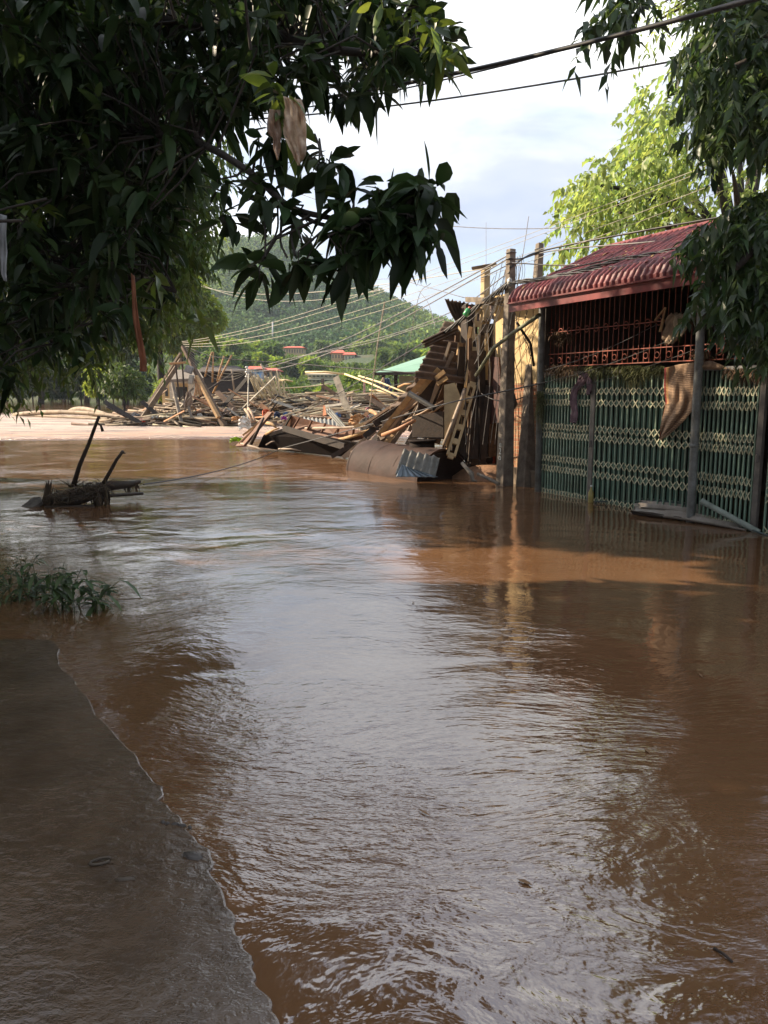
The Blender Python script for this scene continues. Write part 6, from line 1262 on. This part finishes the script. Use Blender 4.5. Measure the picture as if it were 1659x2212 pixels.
for i, (X, Yt, Yb, d, wp, lb) in enumerate(((60, 480, 800, 96, 190, 'broad dark tree on the far bank at the extreme left'), (165, 520, 800, 104, 170, 'dark tree on the far bank with a thin trunk'), (250, 500, 810, 92, 150, 'dark tree on the far bank beside the trailing creepers'), (-40, 450, 790, 100, 200, 'dark tree on the far bank cut by the photo edge'), (110, 430, 760, 140, 220, 'tall dark tree rising behind the far bank trees'))):
    stdtree('bank_tree', lb, X, Yt, Yb, d, wp, darkl, 5200, .8, 40 + i, trunk=.45)
for k, X in enumerate(range(-30, 330, 33)): stdtree('bank_shrub', 'dark low shrub along the far bank under the tall trees', X + rk.uniform(-8, 8), 775 + rk.uniform(-12, 14), 858, 116 + rk.uniform(-6, 8), 60, darkl, 1700, .8, 60 + k, trunk=.15, group='shrubs along the far bank')
# creeper-hung shrubs at the far bank, bright
stdtree('creeper_shrub', 'bright creeper hung shrub standing in the water on the left', 208, 800, 852, 66, 60, feather, 1500, .35, 51, trunk=.15)
stdtree('creeper_shrub', 'shrub with hanging creepers right of the bright one', 262, 790, 862, 60, 90, rear_leaf, 2200, .35, 52, trunk=.15)
stdtree('creeper_shrub', 'yellow green shrub between the trunk and the left leaning pole', 352, 818, 860, 52, 36, feather, 900, .3, 53, trunk=.1)
stdtree('creeper_shrub', 'yellow green bush by the little shelter', 372, 812, 850, 56, 34, feather, 700, .3, 54, trunk=.1)
# trees on the low slope
lightT = mat('slope_light_leaf', (0.17, 0.26, 0.045), .7, vscale=.05, col2=(.12, .19, .04), island=.3, trans=.35); midT = mat('slope_mid_leaf', (0.085, 0.15, 0.035), .7, vscale=.05, col2=(.06, .11, .03), island=.3, trans=.3)
i = 0; G_ = 'trees along the slope under the hill'
BL = [(530, 600, 190, 816), (665, 727, 170, 828), (612, 656, 330, 765), (716, 766, 285, 780), (776, 806, 300, 780)]
def slope(X, Yt, Yb, d, wp, m, lb):
    global i
    for x0, x1, bd, yb in BL:
        if d < bd and x0 - wp * .45 < X < x1 + wp * .45 and Yt < yb + 10: Yt = yb + 12; Yb = max(Yb, yb + 34)
    i += 1; stdtree('slope_tree', lb, X, Yt, Yb, d, wp, m, 1500, .011 * d * .62, 100 + i, trunk=.2, group=G_)
for k, X in enumerate(range(385, 700, 24)): slope(X + rk.uniform(-7, 7), 733 + rk.uniform(-8, 10) + 6 * (X > 520), 772, 250 + rk.uniform(-15, 15), 46, lightT if rk.random() < .8 else midT, 'light green tree in the sunny row under the hill')
for k, X in enumerate(range(430, 1060, 34)): slope(X + rk.uniform(-9, 9), (768 if X < 640 else 762 if X < 800 else 752) + rk.uniform(-7, 9), 800, 222 + rk.uniform(-12, 12), 44, midT if rk.random() < .65 else lightT, 'mid green tree in the second row below the hill')
for k, X in enumerate(range(700, 1050, 38)): slope(X + rk.uniform(-9, 9), 742 + rk.uniform(-8, 8), 775, 330, 42, lightT if rk.random() < .5 else midT, 'tree on the slope right of the long yellow building')
for X, Yt, d, wp, m in ((618, 785, 150, 46, midT), (645, 790, 140, 50, darkl), (668, 806, 120, 44, midT), (600, 800, 130, 40, darkl), (735, 800, 150, 40, midT), (760, 806, 130, 36, lightT), (700, 832, 110, 44, lightT), (740, 836, 105, 40, midT), (655, 835, 112, 40, midT), (790, 822, 110, 34, midT), (512, 790, 160, 30, midT), (482, 782, 170, 40, midT)):
    slope(X, Yt, min(846, Yt + 40), d, wp, m, 'bushy tree low on the slope between the far houses')
# unseen trees added on the left bank to throw the street into shade
for j, (x, y, r_, zt_) in enumerate(((-9.6, 7.6, 2.4, 9.0), (-7.6, 2.4, 2.3, 7.0), (-9.2, 5.2, 2.3, 7.5), (-6.0, -.6, 2.0, 6.5), (-12.5, 3.0, 3.0, 8.5), (-13.5, 9.5, 3.2, 9.0), (-9.8, 13.0, 2.4, 9.6), (-7.6, 12.3, 2.3, 9.2), (-11.5, -2.0, 3.0, 8.5))):
    rng = np.random.default_rng(200 + j); C = np.stack([x + rng.uniform(-1, 1, 14) * r_ * .7, y + rng.uniform(-1, 1, 14) * r_ * .8, rng.uniform(1.8, zt_, 14)], 1)
    t = empty('added_shade_tree', (x, y, 0), ('unseen tree added for shade left of the mango, %s' % ('level with the floating raft', 'first behind the slab', 'second behind the slab', 'at the near end of the slab', 'farther from the slab', 'behind the raft', 'nearest the small-leaved tree', 'tall one nearest the small-leaved tree', 'behind the viewer')[j]), 'tree'); V, F = cloud(C, np.full(14, r_ * .5), 9000, .26, .13, seg=1, rng=rng, shell=.3)
    Cn = V.reshape(-1, 4, 3); keep = np.array([not sun_gap(q[0]) for q in Cn]); V = Cn[keep].reshape(-1, 3); F = np.arange(len(V)).reshape(-1, 4); np_mesh('crown', V, F, darkl, t, smooth=False)
    mb = MB(); mb.tube([(Vector((x, y, -.4))), Vector((x + .2, y, 3)), Vector((x, y, 6))], [.3, .24, .1], 10); mb.ob('trunk', bark_m, parent=t)
# ---------------------------------------------------------------- rubbish caught in the mango
def plastic(name, grid_pts, m, label, cat, th=.003):
    nj, ni = len(grid_pts), len(grid_pts[0]); mb = MB(); mb.add([p for r in grid_pts for p in r], [(j * ni + i, j * ni + i + 1, (j + 1) * ni + i + 1, (j + 1) * ni + i) for j in range(nj - 1) for i in range(ni - 1)], True)
    o = solo(name, mb, m, label, cat); md = o.modifiers.new('s', 'SOLIDIFY'); md.thickness = th; return o
def rowsheet(rows, d, ni, nj, amp, seed=0):
    g = []
    for j in range(nj + 1):
        t = j / nj * (len(rows) - 1); k = min(int(t), len(rows) - 2); f = t - k; l = [lerp(rows[k][0][q], rows[k + 1][0][q], f) for q in (0, 1)]; r = [lerp(rows[k][1][q], rows[k + 1][1][q], f) for q in (0, 1)]; row = []
        for i_ in range(ni + 1):
            u = i_ / ni; row.append(at(lerp(l[0], r[0], u), lerp(l[1], r[1], u), d + amp * math.sin(u * 8 + j * .25 + seed) + amp * .6 * math.sin(u * 15 - j * .4)))
        g.append(row)
    return g
sackm = mat('muddy_sack', (0.66, 0.60, 0.50), .6, vscale=14, col2=(0.42, .33, .24), trans=.5)
plastic('plastic_sack', rowsheet([((612, 208), (652, 216)), ((616, 232), (658, 240)), ((612, 262), (662, 272)), ((612, 290), (662, 305)), ((624, 318), (660, 335)), ((638, 345), (650, 352)), ((643, 357), (647, 358))], 4.15, 16, 30, .03), sackm, 'muddy tan plastic sack snagged in the mango branches', 'sack')
plastic('plastic_strip', rowsheet([((582, 236), (606, 238)), ((578, 262), (606, 268)), ((578, 284), (608, 288)), ((590, 300), (606, 312)), ((590, 322), (603, 330)), ((600, 345), (602, 346))], 4.2, 10, 24, .02, 2), mat('torn_plastic', (0.55, 0.48, 0.40), .4, vscale=14, col2=(0.34, .24, .17), trans=.5), 'torn paler plastic strip hanging left of the muddy sack', 'plastic')
plastic('orange_strip', rowsheet([((283, 590), (290, 596)), ((285, 640), (294, 640)), ((288, 690), (300, 690)), ((296, 740), (310, 742)), ((302, 780), (316, 780)), ((302, 802), (316, 803))], 4.9, 6, 24, .01), mat('orange_plastic', (0.26, 0.105, 0.05), .7, vscale=10, trans=.3), 'long narrow orange brown strip hanging down through the leaves', 'strip')
plastic('clear_plastic', rowsheet([((0, 462), (14, 466)), ((-2, 500), (13, 504)), ((0, 540), (16, 545)), ((2, 570), (14, 574)), ((2, 590), (14, 600)), ((8, 606), (14, 608))], 4.6, 6, 20, .012), mat('clear_plastic', (0.40, 0.41, 0.42), .3, trans=.5), 'shred of pale plastic at the left edge of the photo', 'plastic')
# ================================================================ HAZE
hz = MB(); hz.box((-20, 740, 98), (1700, 1700, 203)); ho = hz.ob('haze', mat('haze_surface_placeholder', (1, 1, 1)), loc=(0, 0, 0)); hm = bpy.data.materials.new('haze_air'); hm.use_nodes = True; hn = hm.node_tree; hn.nodes.clear()
pv = N_(hn, 'ShaderNodeVolumePrincipled'); pv.inputs['Density'].default_value = .00020; pv.inputs['Color'].default_value = (.72, .84, 1, 1); pv.inputs['Anisotropy'].default_value = .25; oo = N_(hn, 'ShaderNodeOutputMaterial'); hn.links.new(pv.outputs[0], oo.inputs['Volume']); ho.data.materials[0] = hm
tag(ho, kind='stuff', label='thin bluish haze over the valley', cat='haze')
